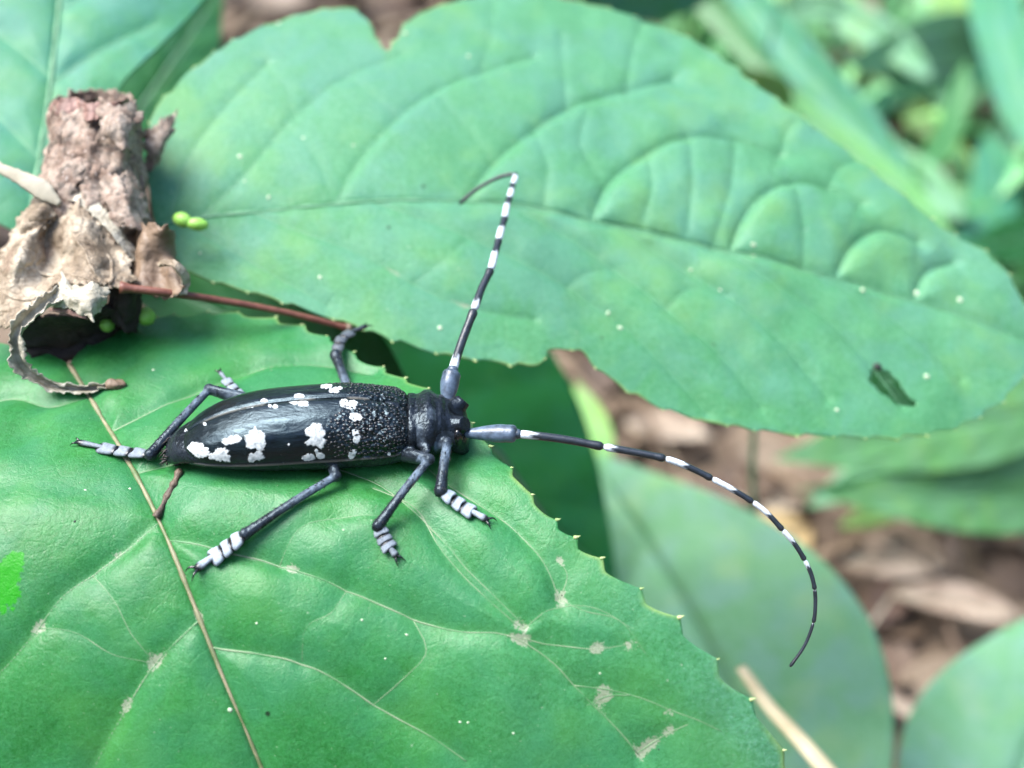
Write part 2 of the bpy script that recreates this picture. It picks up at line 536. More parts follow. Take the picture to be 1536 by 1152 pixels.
    def tube(nm, poly, r0, r1, mt, n=40, sink=0.0):
        q = spline(poly, n)
        z, *_ = surf_z(q[:, 0], q[:, 1], (n,))
        rr = np.linspace(r0, r1, n) * (1 + 0.7 * vnoise(q[:, 0], q[:, 1], 5, seed + 9) + 0.5 * vnoise(q[:, 0], q[:, 1], 13, seed + 9))
        Vt, Ft = sweep(S.pt(q[:, 0], q[:, 1], z - sink * rr), rr, 7, up=S.N)
        return obj(nm, Vt, Ft, mt, root)
    if tubes:
        r0, r1, rv = tubes
        tube('midrib', midP, r0, r1, mid_mat or vein_mat or M['vein'], 160)
        for q in vein_uv:
            tube('vein', q, rv, rv * 0.45, vein_mat or M['vein'], 60, 0.35)
        for q in lat_uv:
            tube('small_vein', q, rv * 0.5, rv * 0.25, vein_mat or M['vein'], 24, 0.45)
    if tooth and teeth_mat:
        for (side, i, dr) in tips:
            p0 = VV[side].reshape(nt, ns, 3)[i, -1]
            dr3 = nrm(dr[0] * S.U + dr[1] * S.V + 0.25 * S.N)
            q = proj(p0)
            if not (-60 < q[0] < 1600 and -60 < q[1] < 1215):
                continue
            L = tooth[1] * random.uniform(0.35, 0.8)
            c = p0 - dr3 * L * 0.35
            pl = np.array([c, c + dr3 * L * 0.45, c + dr3 * L * 0.8 + S.N * L * 0.06, c + dr3 * L * 1.1 + S.N * L * 0.2])
            Vt, Ft = sweep(spline(pl, 6), np.array((0.30, 0.34, 0.30, 0.2, 0.12, 0.03)) * L, 6, up=S.N)
            obj('tooth', Vt, Ft, M['tooth'], root)
    return root

# ------------------------------------------------------------------ ground far below the shrub
GZ = -20.0
t = NT("soil_brown")
n1 = t.noise(0.25, 5, 0.65)
t.set(Base_Color=t.ramp(n1, (0.3, (0.035, 0.022, 0.015)), (0.5, (0.12, 0.085, 0.055)), (0.7, (0.26, 0.20, 0.14))), Roughness=0.9,
      Normal=t.bump(t.noise(0.9, 4), 0.8, 0.6))
M['soil'] = t.m
gn = 60
gx, gy = np.meshgrid(np.linspace(-90, 90, gn), np.linspace(-60, 160, gn), indexing='ij')
gz = GZ + 1.2 * vnoise(gx, gy, 0.11, 21) + 0.6 * vnoise(gx, gy, 0.35, 22)
rim = np.clip(np.minimum.reduce([gx + 90, 90 - gx, gy + 60, 160 - gy]) / 25, 0, 1)
gz = GZ + (gz - GZ) * rim
Vg = np.stack([gx, gy, gz], -1).reshape(-1, 3)
Fg = gridF(gn, gn).tolist()
big = 4000
outer = np.array([(-90, -60, GZ), (90, -60, GZ), (90, 160, GZ), (-90, 160, GZ), (-big, -big, GZ), (big, -big, GZ), (big, big, GZ), (-big, big, GZ)])
b0 = len(Vg)
Vg = np.vstack([Vg, outer])
Fg += [(b0 + i, b0 + 4 + i, b0 + 4 + (i + 1) % 4, b0 + (i + 1) % 4) for i in range(4)]
go = obj('ground', Vg, Fg, M['soil'], None, loc=np.array((0, 0, GZ)))
tag(go, 'brown soil under the shrub', None, None, 'structure')

# fallen leaves, too many and too blurred to count
M['litter'] = None
t = NT("litter_brown")
oi = t.attr('tone')
t.set(Base_Color=t.mix(t.noise(2.0, 3), t.ramp(oi, (0.0, (0.02, 0.012, 0.008)), (0.4, (0.09, 0.055, 0.032)), (0.75, (0.24, 0.17, 0.10)), (1.0, (0.46, 0.39, 0.29))), (0.09, 0.06, 0.04)),
      Roughness=0.7, Normal=t.bump(t.noise(4, 3), 0.5, 0.1))
M['litter'] = t.m

def litter_leaf(c, L, W, az, tilt, roll, curl, n=7):
    s = np.linspace(0, 1, n)
    wd = W * np.sin(np.pi * np.clip(s * 0.96 + 0.02, 0, 1)) ** 0.8
    cols = np.linspace(-1, 1, 5)
    X = (s[:, None] - 0.5) * L + 0 * cols[None]
    Y = wd[:, None] * cols[None]
    Z = curl * (cols[None] ** 2) * W + 0.25 * curl * L * np.sin(s * 3)[:, None] + 0 * X
    P = np.stack([X, Y, Z], -1).reshape(-1, 3)
    def rot(P, ax, a):
        c_, s_ = math.cos(a), math.sin(a)
        i, j = [(1, 2), (2, 0), (0, 1)][ax]
        Q = P.copy()
        Q[:, i], Q[:, j] = P[:, i] * c_ - P[:, j] * s_, P[:, i] * s_ + P[:, j] * c_
        return Q
    P = rot(rot(rot(P, 0, roll), 1, tilt), 2, az)
    return P + c, gridF(n, 5)

parts, tone = [], []
rr = random.Random(5)
for k in range(6500):
    x, y = rr.uniform(-60, 80), rr.uniform(-6, 115)
    V_, F_ = litter_leaf(np.array((x, y, GZ + rr.uniform(0.0, 1.0))), rr.uniform(1.2, 5.0), rr.uniform(0.3, 1.3), rr.uniform(0, 6.3), rr.gauss(0, 0.3), rr.gauss(0, 0.4), rr.uniform(-0.4, 0.6))
    parts.append((V_, F_.tolist())); tone += [rr.random()] * len(V_)
V_, F_ = join(parts)
tag(obj('leaf_litter', V_, F_, M['litter'], None, {'tone': tone}), 'blurred brown fallen leaves covering the soil', None, None, 'stuff')

# unseen foliage ring, added to block horizon sky and darken reflections
rr = random.Random(77)
NL = 15000
az = np.array([rr.uniform(0, 2 * math.pi) for _ in range(NL)])
rad_ = np.array([rr.uniform(115, 190) for _ in range(NL)])
hgt = np.array([rr.uniform(0, 1) for _ in range(NL)]) * (150 + 45 * np.sin(az * 5 + 1) + 30 * np.sin(az * 11))
cen = np.stack([rad_ * np.cos(az), rad_ * np.sin(az), GZ + hgt], 1)
t1 = nrm(RNG.normal(size=(NL, 3))); t2 = nrm(np.cross(t1, RNG.normal(size=(NL, 3))))
sz = RNG.uniform(3.5, 7.5, (NL, 1))
lf = np.stack([cen - t1 * sz, cen - t2 * sz * .5, cen + t1 * sz, cen + t2 * sz * .5], 1).reshape(-1, 3)
M['foliage_blocker'] = plain_mat("foliage_blocker_green", (0.018, 0.050, 0.014), (0.045, 0.095, 0.030), 0.05, 0.6, 0.0, 0.1)
th_ = obj('foliage_blocker', lf, np.arange(NL * 4).reshape(-1, 4), M['foliage_blocker'], None, loc=np.array((0, 0, GZ)))
tag(th_, 'unseen dark green foliage ring added to block horizon light', None, None, 'stuff')

tw = []
for k in range(420):
    p_ = np.array((rr.uniform(-40, 70), rr.uniform(-4, 95), GZ + rr.uniform(0.5, 1.9)))
    a_ = rr.uniform(0, 6.28); L_ = rr.uniform(2, 9)
    d_ = np.array((math.cos(a_), math.sin(a_), rr.gauss(0, .1)))
    q = spline(np.array([p_, p_ + d_ * L_ * .5 + np.array((rr.gauss(0, .4), rr.gauss(0, .4), .1)), p_ + d_ * L_]), 7)
    tw.append(sweep(q, np.linspace(rr.uniform(.08, .22), .04, 7), 6))
V_, F_ = join(tw)
tag(obj('twig_litter', V_, F_, M['litter'], None, {'tone': RNG.random(len(V_)) * .2 + np.repeat(RNG.random(420) * .8, len(V_) // 420)}), 'fine dry twigs strewn over the fallen leaves', None, None, 'stuff')

# ------------------------------------------------------------------ the three shrub leaves that matter most
def h1(u, v):
    d = np.clip(-1.35 - v, 0, None)
    z = -0.30 * np.minimum(d, 2.2) ** 2 - 1.32 * np.clip(d - 2.2, 0, None)
    e = np.clip(u - 0.9, 0, None)
    z = z - 0.05 * np.minimum(e, 3) ** 2
    return z
S1 = Surf((0, 0, 0), (1, 0, 0), (0, 1, 0), h1)

mid1 = [(104, 548), (135, 598), (190, 690), (240, 785), (268, 850), (300, 930), (340, 1030), (392, 1152), ('p', -1.45, -4.9), ('p', -0.9, -6.4), ('p', -0.2, -8.6)]
right1 = [((104, 548), 0), ((150, 512), .02), ((230, 488), .05), ((320, 482), .08), ((390, 487), .105), ((470, 508), .135), ((545, 545), .165), ((622, 588), .20), ((690, 640), .24),
          ((752, 712), .29), ((812, 783), .335), ((880, 848), .375), ((945, 903), .42), ((1000, 950), .455), ((1080, 1037), .52), ((1160, 1140), .59),
          (('p', 3.15, -4.9), .70), (('p', 2.6, -6.6), .83), (('p', 1.0, -8.2), .95), (('p', -0.2, -8.6), 1)]
left1 = [((104, 548), 0), ((60, 536), .02), ((0, 528), .05), ((-80, 560), .09), (('p', -7.2, -0.5), .2), (('p', -8.0, -1.8), .33), (('p', -7.8, -3.4), .5), (('p', -6.4, -5.4), .7), (('p', -3.4, -7.6), .9), (('p', -0.2, -8.6), 1)]
veins1 = [
    [(240, 785), (195, 825), (140, 865), (95, 900), (60, 945), (25, 990), (-60, 1060)],
    [(135, 598), (80, 612), (20, 600), (-60, 620)],
    [(300, 935), (265, 970), (235, 1000), (200, 1050), (170, 1100), (140, 1160)],
    [(170, 650), (300, 590), (400, 552), (480, 545), (560, 558)],
    [(205, 715), (330, 690), (470, 700), (560, 730), (640, 790), (700, 860), (785, 945)],
    [(252, 815), (320, 830), (420, 855), (520, 890), (620, 930), (700, 955), (785, 968), (860, 1030), (920, 1090), (960, 1135)],
    [(318, 975), (390, 988), (470, 1010), (560, 1060), (640, 1105), (700, 1150)],
    [(410, 1190), (470, 1210), (560, 1260)],
    [(560, 740), (620, 765), (665, 835), (730, 905), (775, 945)],
    [(610, 680), (690, 745), (770, 800), (820, 860), (838, 905)],
]
lat1 = [
    [(785, 965), (830, 975), (890, 985), (940, 980)], [(785, 950), (850, 918), (895, 925), (945, 955)], [(838, 905), (870, 925), (930, 945), (970, 1000)],
    [(840, 905), (850, 870), (838, 850)], [(945, 1050), (905, 1050), (880, 1060)], [(955, 1130), (1000, 1110), (1030, 1100)],
    [(860, 1030), (945, 1050), (1010, 1080), (1080, 1110)], [(520, 890), (500, 930), (460, 960), (455, 1000)], [(620, 930), (640, 985), (600, 1030), (560, 1060)],
    [(140, 865), (180, 920), (200, 960), (235, 1000)], [(60, 945), (120, 960), (170, 990), (235, 1000)], [(420, 855), (450, 810), (520, 790), (600, 790)],
]
scars1 = [(238, 1000, 0.115), (780, 960, 0.122), (840, 905, 0.086), (970, 1130, 0.144), (60, 945, 0.086), (175, 830, 0.072), (895, 985, 0.086), (905, 1050, 0.094), (650, 780, 0.072), (300, 930, 0.072), (190, 1060, 0.086), (840, 850, 0.058),
          (1000, 1095, 0.086), (945, 985, 0.072), (440, 860, 0.072), (1040, 990, 0.072)]
LEAF1 = make_leaf('shrub_leaf', 'glossy green leaf with tan midrib and toothed edge, beetle standing on it', S1, mid1, [right1, left1], M['leaf1'], veins1, nt=560, ns=150, patches=[(8, 893, .22), (30, 860, .10)], sheen_dust=lambda u, v: np.clip((u + 0.35 * v + 2.2) / 3.6, 0, 1) * np.clip((-1.2 - v) / 1.2, .25, 1) * np.clip(.75 + 1.2 * vnoise(u, v, .9, 51), 0, 1),
          tooth=(0.36, 0.075), relief=(0.13, 0.28), tubes=(0.023, 0.014, 0.0115), scars=scars1, wav=0.10, seed=3, lateral=lat1, thick=0.03, group='leaves of the shrub', vein_mat=M['vein_green'], mid_mat=M['vein'])

S2 = surf_px((230, 330, 12.9), (1500, 430, 13.8), (700, 10, 14.9), lambda u, v: -0.035 * np.clip(v - 0.4, 0, 9) ** 2 - 0.06 * np.clip(-v, 0, 9) ** 2 - 0.012 * np.clip(u - 4.5, 0, 20) ** 2)
mid2 = [(232, 335), (300, 325), (400, 318), (500, 311), (600, 306), (700, 306), (790, 312), (890, 332), (1000, 352), (1100, 378), (1200, 402), (1300, 430), (1420, 465), (1560, 520)]
up2 = [((232, 335), 0), ((222, 270), .012), ((226, 190), .03), ((262, 138), .06), ((335, 78), .12), ((400, 45), .165), ((470, 25), .215), ((530, 22), .255), ((548, 36), .272), ((566, 70), .292), ((582, 84), .304), ((596, 66), .318), ((612, 42), .33), ((640, 24), .35), ((700, 6), .39),
       ((760, -4), .43), ((830, 6), .48), ((900, 22), .52), ((960, 40), .56), ((1040, 72), .61), ((1110, 122), .66), ((1200, 188), .72), ((1300, 262), .79), ((1400, 340), .86), ((1490, 405), .93), ((1560, 520), 1)]
lo2 = [((232, 335), 0), ((248, 375), .02), ((275, 402), .05), ((340, 428), .10), ((420, 452), .16), ((500, 480), .215), ((570, 505), .265), ((640, 528), .315), ((700, 541), .36), ((760, 546), .40), ((806, 546), .43),
       ((818, 530), .442), ((845, 524), .46), ((872, 528), .475), ((890, 548), .49), ((930, 578), .52), ((980, 606), .555), ((1050, 630), .60), ((1130, 645), .65), ((1220, 655), .71), ((1330, 660), .78), ((1420, 645), .85), ((1500, 600), .92), ((1560, 520), 1)]
veins2 = [
    [(505, 311), (525, 270), (575, 205), (650, 145), (720, 115), (800, 88)],
    [(300, 326), (360, 270), (440, 180), (520, 120), (600, 90)],
    [(255, 320), (280, 240), (340, 160), (400, 100)],
    [(700, 306), (740, 250), (800, 200), (850, 165), (930, 140), (1010, 120)],
    [(888, 330), (915, 275), (970, 232), (1030, 208), (1100, 212), (1170, 235)],
    [(1097, 376), (1110, 340), (1140, 300), (1185, 278), (1240, 285), (1290, 310)],
    [(1255, 412), (1275, 375), (1320, 350), (1375, 365)],
    [(1372, 450), (1390, 410), (1430, 395)],
    [(380, 320), (450, 350), (540, 385), (620, 430), (700, 465), (800, 480)],
    [(560, 308), (650, 340), (760, 385), (850, 430), (940, 490), (1010, 560), (1060, 620)],
    [(760, 310), (840, 350), (920, 400), (1000, 460), (1080, 530), (1140, 610)],
    [(930, 340), (1010, 390), (1090, 440), (1180, 520), (1240, 600)],
    [(1080, 372), (1150, 420), (1230, 470), (1300, 540), (1350, 610)],
    [(1220, 408), (1300, 450), (1380, 510), (1440, 570)],
    [(275, 330), (330, 365), (420, 420), (490, 460)],
]
lat2 = [
    [(1030, 208), (1035, 280), (1030, 350)], [(970, 232), (975, 290), (960, 345)], [(1100, 212), (1095, 280), (1075, 350), (1070, 372)], [(1185, 278), (1200, 340), (1205, 400)],
    [(850, 165), (845, 110), (840, 60)], [(940, 140), (945, 90), (960, 45)], [(800, 200), (820, 260), (815, 315)], [(650, 145), (700, 200), (740, 250)], [(1170, 235), (1180, 200), (1190, 190)],
    [(430, 190), (480, 250), (500, 310)], [(400, 100), (430, 140), (440, 180)], [(720, 115), (735, 60), (740, 10)], [(600, 190), (560, 150), (520, 120)], [(1240, 285), (1260, 255), (1280, 250)],
    [(620, 430), (660, 400), (700, 365)], [(850, 430), (880, 410), (920, 400)], [(1000, 460), (1040, 430), (1090, 440)], [(900, 270), (870, 220), (880, 170)],
]
LEAF2 = make_leaf('shrub_leaf', 'large pale green leaf with quilted surface and bitten edge, above the beetle', S2, mid2, [up2, lo2], M['leaf2'], veins2, nt=520, ns=120,
          tooth=(0.42, 0.06), relief=(0.105, 0.20), tubes=(0.024, 0.014, 0.008), expo=1.4, steps=[(0, .03), (3, .05), (4, .095), (5, .08), (6, .05), (7, .03)], holes=[(1334, 578, 40, 13, R(42))], scars=[(600, 400, .2), (700, 450, .2)], sheen_dust=lambda u, v: np.clip(.45 + v * .32 + .06 * (u - 4), 0, 1) * np.clip(.8 + vnoise(u, v, .6, 52), 0, 1), amp=lambda u, v: 0.35 + 0.75 / (1 + np.exp(-(u - 4.2) * 1.6)) * (0.45 + 0.55 / (1 + np.exp(-v * 3))), wav=0.15, seed=11, lateral=lat2, thick=0.03,
          group='leaves of the shrub', vein_mat=M['vein_pale'])

S3 = surf_px((80, 350, 13.6), (150, -300, 16.0), (310, 0, 15.2), lambda u, v: -0.05 * v * v)
mid3 = [(40, 360), (60, 240), (80, 100), (90, 0), (95, -150), (110, -320)]
r3 = [((40, 360), 0), ((100, 320), .06), ((150, 220), .2), ((178, 142), .3), ((240, 76), .4), ((312, 0), .52), ((340, -90), .66), ((280, -230), .86), ((110, -320), 1)]
l3 = [((40, 360), 0), ((-20, 330), .06), ((-100, 220), .25), ((-170, 60), .45), ((-190, -100), .65), ((-60, -260), .88), ((110, -320), 1)]
make_leaf('shrub_leaf', 'bluish green leaf behind the top of the crumpled brown dead leaf', S3, mid3, [r3, l3], M['leaf3'],
          [[(60, 240), (120, 190), (170, 150)], [(75, 130), (150, 80), (230, 40)], [(90, 20), (180, -40), (280, -80)], [(60, 240), (10, 190), (-60, 130)], [(80, 120), (20, 70), (-80, 0)]],
          nt=120, ns=40, relief=(0.08, 0.3), tubes=(0.035, 0.02, 0.015), seed=17, wav=0.15, thick=0.03, group='leaves of the shrub', vein_mat=M['vein_pale'])

from mathutils.bvhtree import BVHTree
def lookup(leaf):
    me_ = leaf.children[0].data
    return BVHTree.FromPolygons([tuple(np.array(v.co) + np.array(leaf.location)) for v in me_.vertices], [tuple(p.vertices) for p in me_.polygons])
M['speck'] = plain_mat("speck_pale", (0.24, 0.36, 0.20), (0.48, 0.54, 0.40), 20, 0.6, 0.3, 0.005)
M['speck_dark'] = plain_mat("speck_dark", (0.006, 0.012, 0.008), (0.02, 0.03, 0.02), 20, 0.6, 0.3, 0.005)
def specks(leaf, L):
    bv = lookup(leaf)
    for (px, py, r_, mt) in L:
        r_ = r_ * 0.72
        h_, n_, _i, _d = bv.ray_cast(Vector(CAM), Vector(ray(px, py)))
        if h_ is None:
            continue
        n_ = np.array(n_); n_ = n_ if n_ @ FWD < 0 else -n_
        a_ = nrm(np.cross(n_, (0.3, 0.9, 0.2))); b_ = np.cross(n_, a_)
        V_, F_ = ball(np.array(h_), (r_ * random.uniform(.8, 1.3), r_ * random.uniform(.7, 1.1), r_ * .55), 5, (a_, b_, n_))
        obj('speck', V_, F_, M[mt], leaf)
specks(LEAF1, [(345, 1065, .028, 'speck'), (543, 930, .018, 'speck'), (578, 988, .014, 'speck'), (610, 952, .02, 'speck'), (385, 935, .02, 'speck'), (112, 782, .018, 'speck_dark'), (690, 1083, .018, 'speck'), (702, 1084, .018, 'speck'),
               (515, 795, .018, 'speck'), (770, 1100, .014, 'speck'), (900, 1010, .016, 'speck'), (128, 735, .018, 'speck'), (195, 733, .016, 'speck'), (230, 555, .02, 'speck'), (843, 893, .012, 'speck_dark'), (988, 1124, .012, 'speck_dark')])
specks(LEAF2, [(703, 85, .05, 'speck'), (608, 50, .055, 'speck'), (1130, 367, .05, 'speck'), (1130, 384, .04, 'speck'), (1294, 435, .055, 'speck'), (403, 296, .04, 'speck'), (455, 207, .03, 'speck'), (530, 218, .03, 'speck'), (1036, 405, .035, 'speck'),
               (480, 416, .03, 'speck'), (418, 35, .04, 'speck'), (1080, 435, .03, 'speck'), (583, 341, .03, 'speck_dark'), (903, 507, .022, 'speck_dark'), (912, 470, .04, 'speck'), (930, 492, .05, 'speck'), (1255, 615, .04, 'speck'), (1375, 440, .06, 'speck'), (360, 235, .04, 'speck'),
               (367, 272, .03, 'speck'), (300, 380, .03, 'speck'), (1440, 450, .05, 'speck'), (1390, 565, .06, 'speck'), (660, 492, .035, 'speck'),
               (1306, 556, .09, 'speck_dark'), (1316, 550, .07, 'speck_dark'), (1328, 560, .06, 'speck_dark')])

# ------------------------------------------------------------------ plants between the shrub and the ground
def easy_leaf(name, label, base, tip, wid, mat, side=0.0, bend=0.0, arch=0.05, prof=0.75, group=None, cat='leaf', nt=48, ns=12, tubes=(0.04, 0.015, 0.012), veins=5, seed=1, relief=(0.05, 0.35), fold=0.0, stalk=True):
    """base, tip = (px, py, depth); wid = half width in cm; side = how far the blade is rolled about its midrib (radians)"""
    far = lambda p: (p[0], p[1], 12 + (p[2] - 12) * 1.8)
    wid *= (far(base)[2] + far(tip)[2]) / (base[2] + tip[2])
    base, tip = far(base), far(tip)
    A, B = at(*base), at(*tip)
    U = nrm(B - A)
    L = np.linalg.norm(B - A)
    toc = nrm(CAM - (A + B) / 2)
    Np = nrm(toc - U * (toc @ U))
    V0 = np.cross(Np, U)
    N = Np * math.cos(side) + V0 * math.sin(side)
    V = np.cross(N, U)
    S = Surf(A, U, V, lambda u, v: -arch * ((u - L * 0.4) ** 2) / max(L, 1) - fold * np.abs(v))
    tt = np.linspace(0, 1, 9)
    mid = [('p', L * a, bend * L * math.sin(math.pi * a)) for a in tt]
    pr = np.sin(np.pi * tt ** prof)
    pr[0], pr[-1] = 0.02, 0.0
    ed = [[(('p', m[1], m[2] + sg * wid * p), a) for m, p, a in zip(mid, pr, tt)] for sg in (1, -1)]
    vv = []
    for k in range(veins):
        a = 0.12 + 0.75 * k / max(veins, 1)
        for sg in (1, -1):
            p = math.sin(math.pi * min(a + .12, .98) ** prof)
            vv.append([('p', L * a, bend * L * math.sin(math.pi * a)), ('p', L * (a + .07), bend * L * math.sin(math.pi * (a + .07)) + sg * wid * p * .5), ('p', L * (a + .15), bend * L * math.sin(math.pi * min(1, a + .15)) + sg * wid * p * .92)])
    r = make_leaf(name, label, S, mid, ed, mat, vv, nt=nt, ns=ns, relief=relief, tubes=tubes, group=group, cat=cat, seed=seed, wav=0.12, thick=0.03, vein_mat=M['vein_pale'])
    if stalk:
        z = GZ + 0.05
        p0 = A
        end = np.array((A[0] - U[0] * 2.0, A[1] - U[1] * 2.0 + 0.6, z))
        q = spline(np.array([p0, p0 - U * min(1.0, 0.3 * L) + np.array((0, 0, -0.3)), (p0 + end) / 2 + np.array((0, .4, 0)), end]), 14)
        Vt, Ft = sweep(q, np.linspace(0.05, 0.09, 14), 7)
        obj('petiole', Vt, Ft, M['vein_pale'], r)
    return r

U_ = 'leaves of the undergrowth'
easy_leaf('undergrowth_leaf', 'shaded green leaf in the gap right behind the head of the beetle', (380, 400, 16.0), (930, 880, 17.5), 2.1, M['mid'], side=-0.15, prof=0.85, seed=31, group=U_, tubes=(0.03, 0.012, 0.01))
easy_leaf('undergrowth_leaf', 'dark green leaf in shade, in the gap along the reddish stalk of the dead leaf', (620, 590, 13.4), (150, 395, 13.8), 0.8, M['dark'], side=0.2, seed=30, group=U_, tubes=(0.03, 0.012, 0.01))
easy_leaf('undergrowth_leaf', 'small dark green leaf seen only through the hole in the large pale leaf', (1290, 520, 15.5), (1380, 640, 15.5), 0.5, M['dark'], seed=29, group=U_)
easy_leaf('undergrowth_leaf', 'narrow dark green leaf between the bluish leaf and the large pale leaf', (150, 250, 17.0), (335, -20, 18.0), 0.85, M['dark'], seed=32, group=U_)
easy_leaf('undergrowth_leaf', 'broad blurred leaf below the drooping antenna, straw lying across it', (1240, 1420, 15.6), (872, 672, 18.6), 2.35, M['bg'], side=0.25, prof=0.80, seed=33, group=U_, bend=-0.05)
easy_leaf('undergrowth_leaf', 'blurred smooth pale leaf cut off by the bottom corner', (1420, 1420, 16.4), (1640, 880, 18.4), 1.75, M['bg'], side=-0.1, prof=0.85, seed=34, group=U_)
easy_leaf('undergrowth_leaf', 'upper blurred leaf of the tuft below the tip of the large pale leaf', (1640, 600, 23.0), (1165, 690, 22.0), 0.95, M['fresh'], side=0.2, seed=35, group=U_)
easy_leaf('undergrowth_leaf', 'lower blurred leaf of the tuft below the tip of the large pale leaf', (1660, 740, 24.0), (1240, 745, 22.0), 0.85, M['fresh'], side=0.1, seed=36, group=U_)
easy_leaf('undergrowth_leaf', 'darker middle leaf of the tuft below the tip of the large pale leaf', (1660, 690, 24.5), (1200, 740, 23.0), 0.5, M['mid'], side=0.5, seed=37, group=U_)
easy_leaf('undergrowth_leaf', 'slender lime green leaf in the gap under the bitten notch', (915, 690, 21), (862, 570, 23), 0.28, M['lime'], seed=39, group=U_)
easy_leaf('undergrowth_leaf', 'pale oval leaf lying level above the brown gap in the grass', (1500, 60, 33), (1265, 95, 32), 1.1, M['bg'], side=0.3, seed=40, group=U_)
easy_leaf('undergrowth_leaf', 'second oval leaf just below the pale level oval leaf', (1500, 120, 36), (1240, 160, 34), 0.8, M['bg'], side=-0.3, seed=41, group=U_)
easy_leaf('undergrowth_leaf', 'grey green curved leaf near the tip of the large pale leaf', (1490, 200, 30), (1430, 370, 28), 0.75, M['leaf3'], side=0.3, bend=0.12, seed=42, group=U_)
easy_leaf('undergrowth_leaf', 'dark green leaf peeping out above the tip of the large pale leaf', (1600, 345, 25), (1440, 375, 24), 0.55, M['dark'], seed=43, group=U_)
easy_leaf('undergrowth_leaf', 'bright lime leaf at the top edge over the pale oval leaf', (1460, -60, 38), (1400, 40, 36), 0.8, M['lime'], seed=44, group=U_)
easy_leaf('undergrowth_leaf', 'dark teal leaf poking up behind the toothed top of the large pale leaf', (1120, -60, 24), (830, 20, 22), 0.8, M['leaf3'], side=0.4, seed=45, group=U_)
easy_leaf('undergrowth_leaf', 'tiny lime leaf just beyond the upper rim of the large pale leaf', (1190, 160, 24), (1105, 105, 22), 0.38, M['lime'], seed=46, group=U_)

t = NT("weed_green")
t.set(Base_Color=t.ramp(t.attr('tone'), (0.0, (0.03, 0.13, 0.03)), (0.4, (0.07, 0.24, 0.08)), (0.7, (0.13, 0.34, 0.15)), (1.0, (0.22, 0.46, 0.14))), Roughness=0.5)
M['weed'] = t.m
G_ = 'blades of grass'
def blade(label, p, wid, mat, seed):
    A = [at(q[0], q[1], 12 + (q[2] - 12) * 1.6) for q in p]
    wid *= 1.4
    c = spline(np.array(A), 26)
    T = nrm(np.gradient(c, axis=0))
    toc = nrm(CAM - c)
    side = nrm(np.cross(T, toc))
    nrmv = nrm(np.cross(side, T))
    tt = np.linspace(0, 1, 26)
    wd = wid * np.clip(1 - (2 * tt - 1) ** 4, 0.02, 1)
    cols = np.linspace(-1, 1, 7)
    P = c[:, None] + side[:, None] * (wd[:, None] * cols[None])[..., None] + nrmv[:, None] * (0.25 * wd[:, None] * np.abs(cols)[None])[..., None]
    r = empty('grass_blade', A[0], label, 'grass blade', G_)
    b = obj('blade', P.reshape(-1, 3), gridF(26, 7)[:, ::-1], mat, r)
    md = b.modifiers.new('thickness', 'SOLIDIFY'); md.thickness = 0.03
    Vt, Ft = sweep(c - nrmv * 0.03, 0.05 * wd / wid + 0.01, 6)
    obj('midrib', Vt, Ft, M['vein_pale'], r)

blade('broad teal grass blade sloping down beside the top of the large pale leaf', [(1060, -80, 31), (1190, 80, 29), (1290, 190, 28), (1380, 300, 27)], 0.5, M['leaf3'], 1)
blade('lime grass blade running along the upper rim of the large pale leaf', [(1150, 130, 27), (1250, 215, 26), (1340, 285, 25), (1430, 360, 24)], 0.42, M['fresh'], 2)
blade('upright teal grass blade in the top corner', [(1475, -60, 36), (1500, 40, 34), (1525, 120, 33), (1545, 230, 32)], 0.75, M['leaf3'], 3)
blade('wide pale grass blade arching from the top edge', [(1170, -80, 38), (1260, 20, 36), (1330, 60, 35), (1400, 120, 34)], 0.55, M['bg'], 4)
blade('short bright grass blade under the second oval leaf', [(1230, 190, 33), (1310, 230, 32), (1370, 260, 31), (1450, 330, 30)], 0.5, M['bg'], 5)
blade('slim pale grass blade at the right frame edge under the teal blade', [(1545, 150, 34), (1500, 240, 33), (1490, 300, 32), (1500, 360, 31)], 0.28, M['bg'], 6)
for k, (pp, ww, mt, lab) in enumerate([
        ([(1000, -60, 36), (1080, 30, 35), (1140, 90, 34), (1230, 150, 33)], .4, 'weed', 'thin green grass blade behind the upper rim of the large pale leaf'),
        ([(1250, -60, 40), (1300, 60, 38), (1370, 170, 36), (1480, 260, 35)], .4, 'lime', 'thin lime grass blade crossing behind the pale oval leaf'),
        ([(1560, 60, 38), (1450, 110, 37), (1360, 130, 36), (1270, 190, 36)], .45, 'leaf3', 'teal grass blade leaning in from the frame edge under the pale oval leaf'),
        ([(1100, 60, 38), (1170, 20, 37), (1240, 10, 36), (1330, 40, 36)], .45, 'bg', 'pale grass blade bowing over at the top edge'),
        ([(1320, 330, 30), (1390, 250, 31), (1430, 180, 32), (1450, 90, 33)], .35, 'weed', 'upright green grass blade beside the grey green curved leaf'),
        ([(1560, 640, 28), (1450, 660, 27), (1330, 700, 26), (1210, 760, 26)], .45, 'bg', 'pale grass blade lying over the undergrowth tuft'),
        ([(1560, 720, 27), (1480, 720, 26), (1380, 745, 26), (1260, 790, 25)], .35, 'lime', 'lime grass blade lying under the undergrowth tuft'),
        ([(1180, 1150, 24), (1160, 1050, 25), (1170, 990, 25), (1200, 960, 25)], .25, 'weed', 'small green shoot between the broad blurred leaf and the litter')]):
    blade(lab, pp, ww, M[mt], 20 + k)
rr = random.Random(12)
parts, tone = [], []
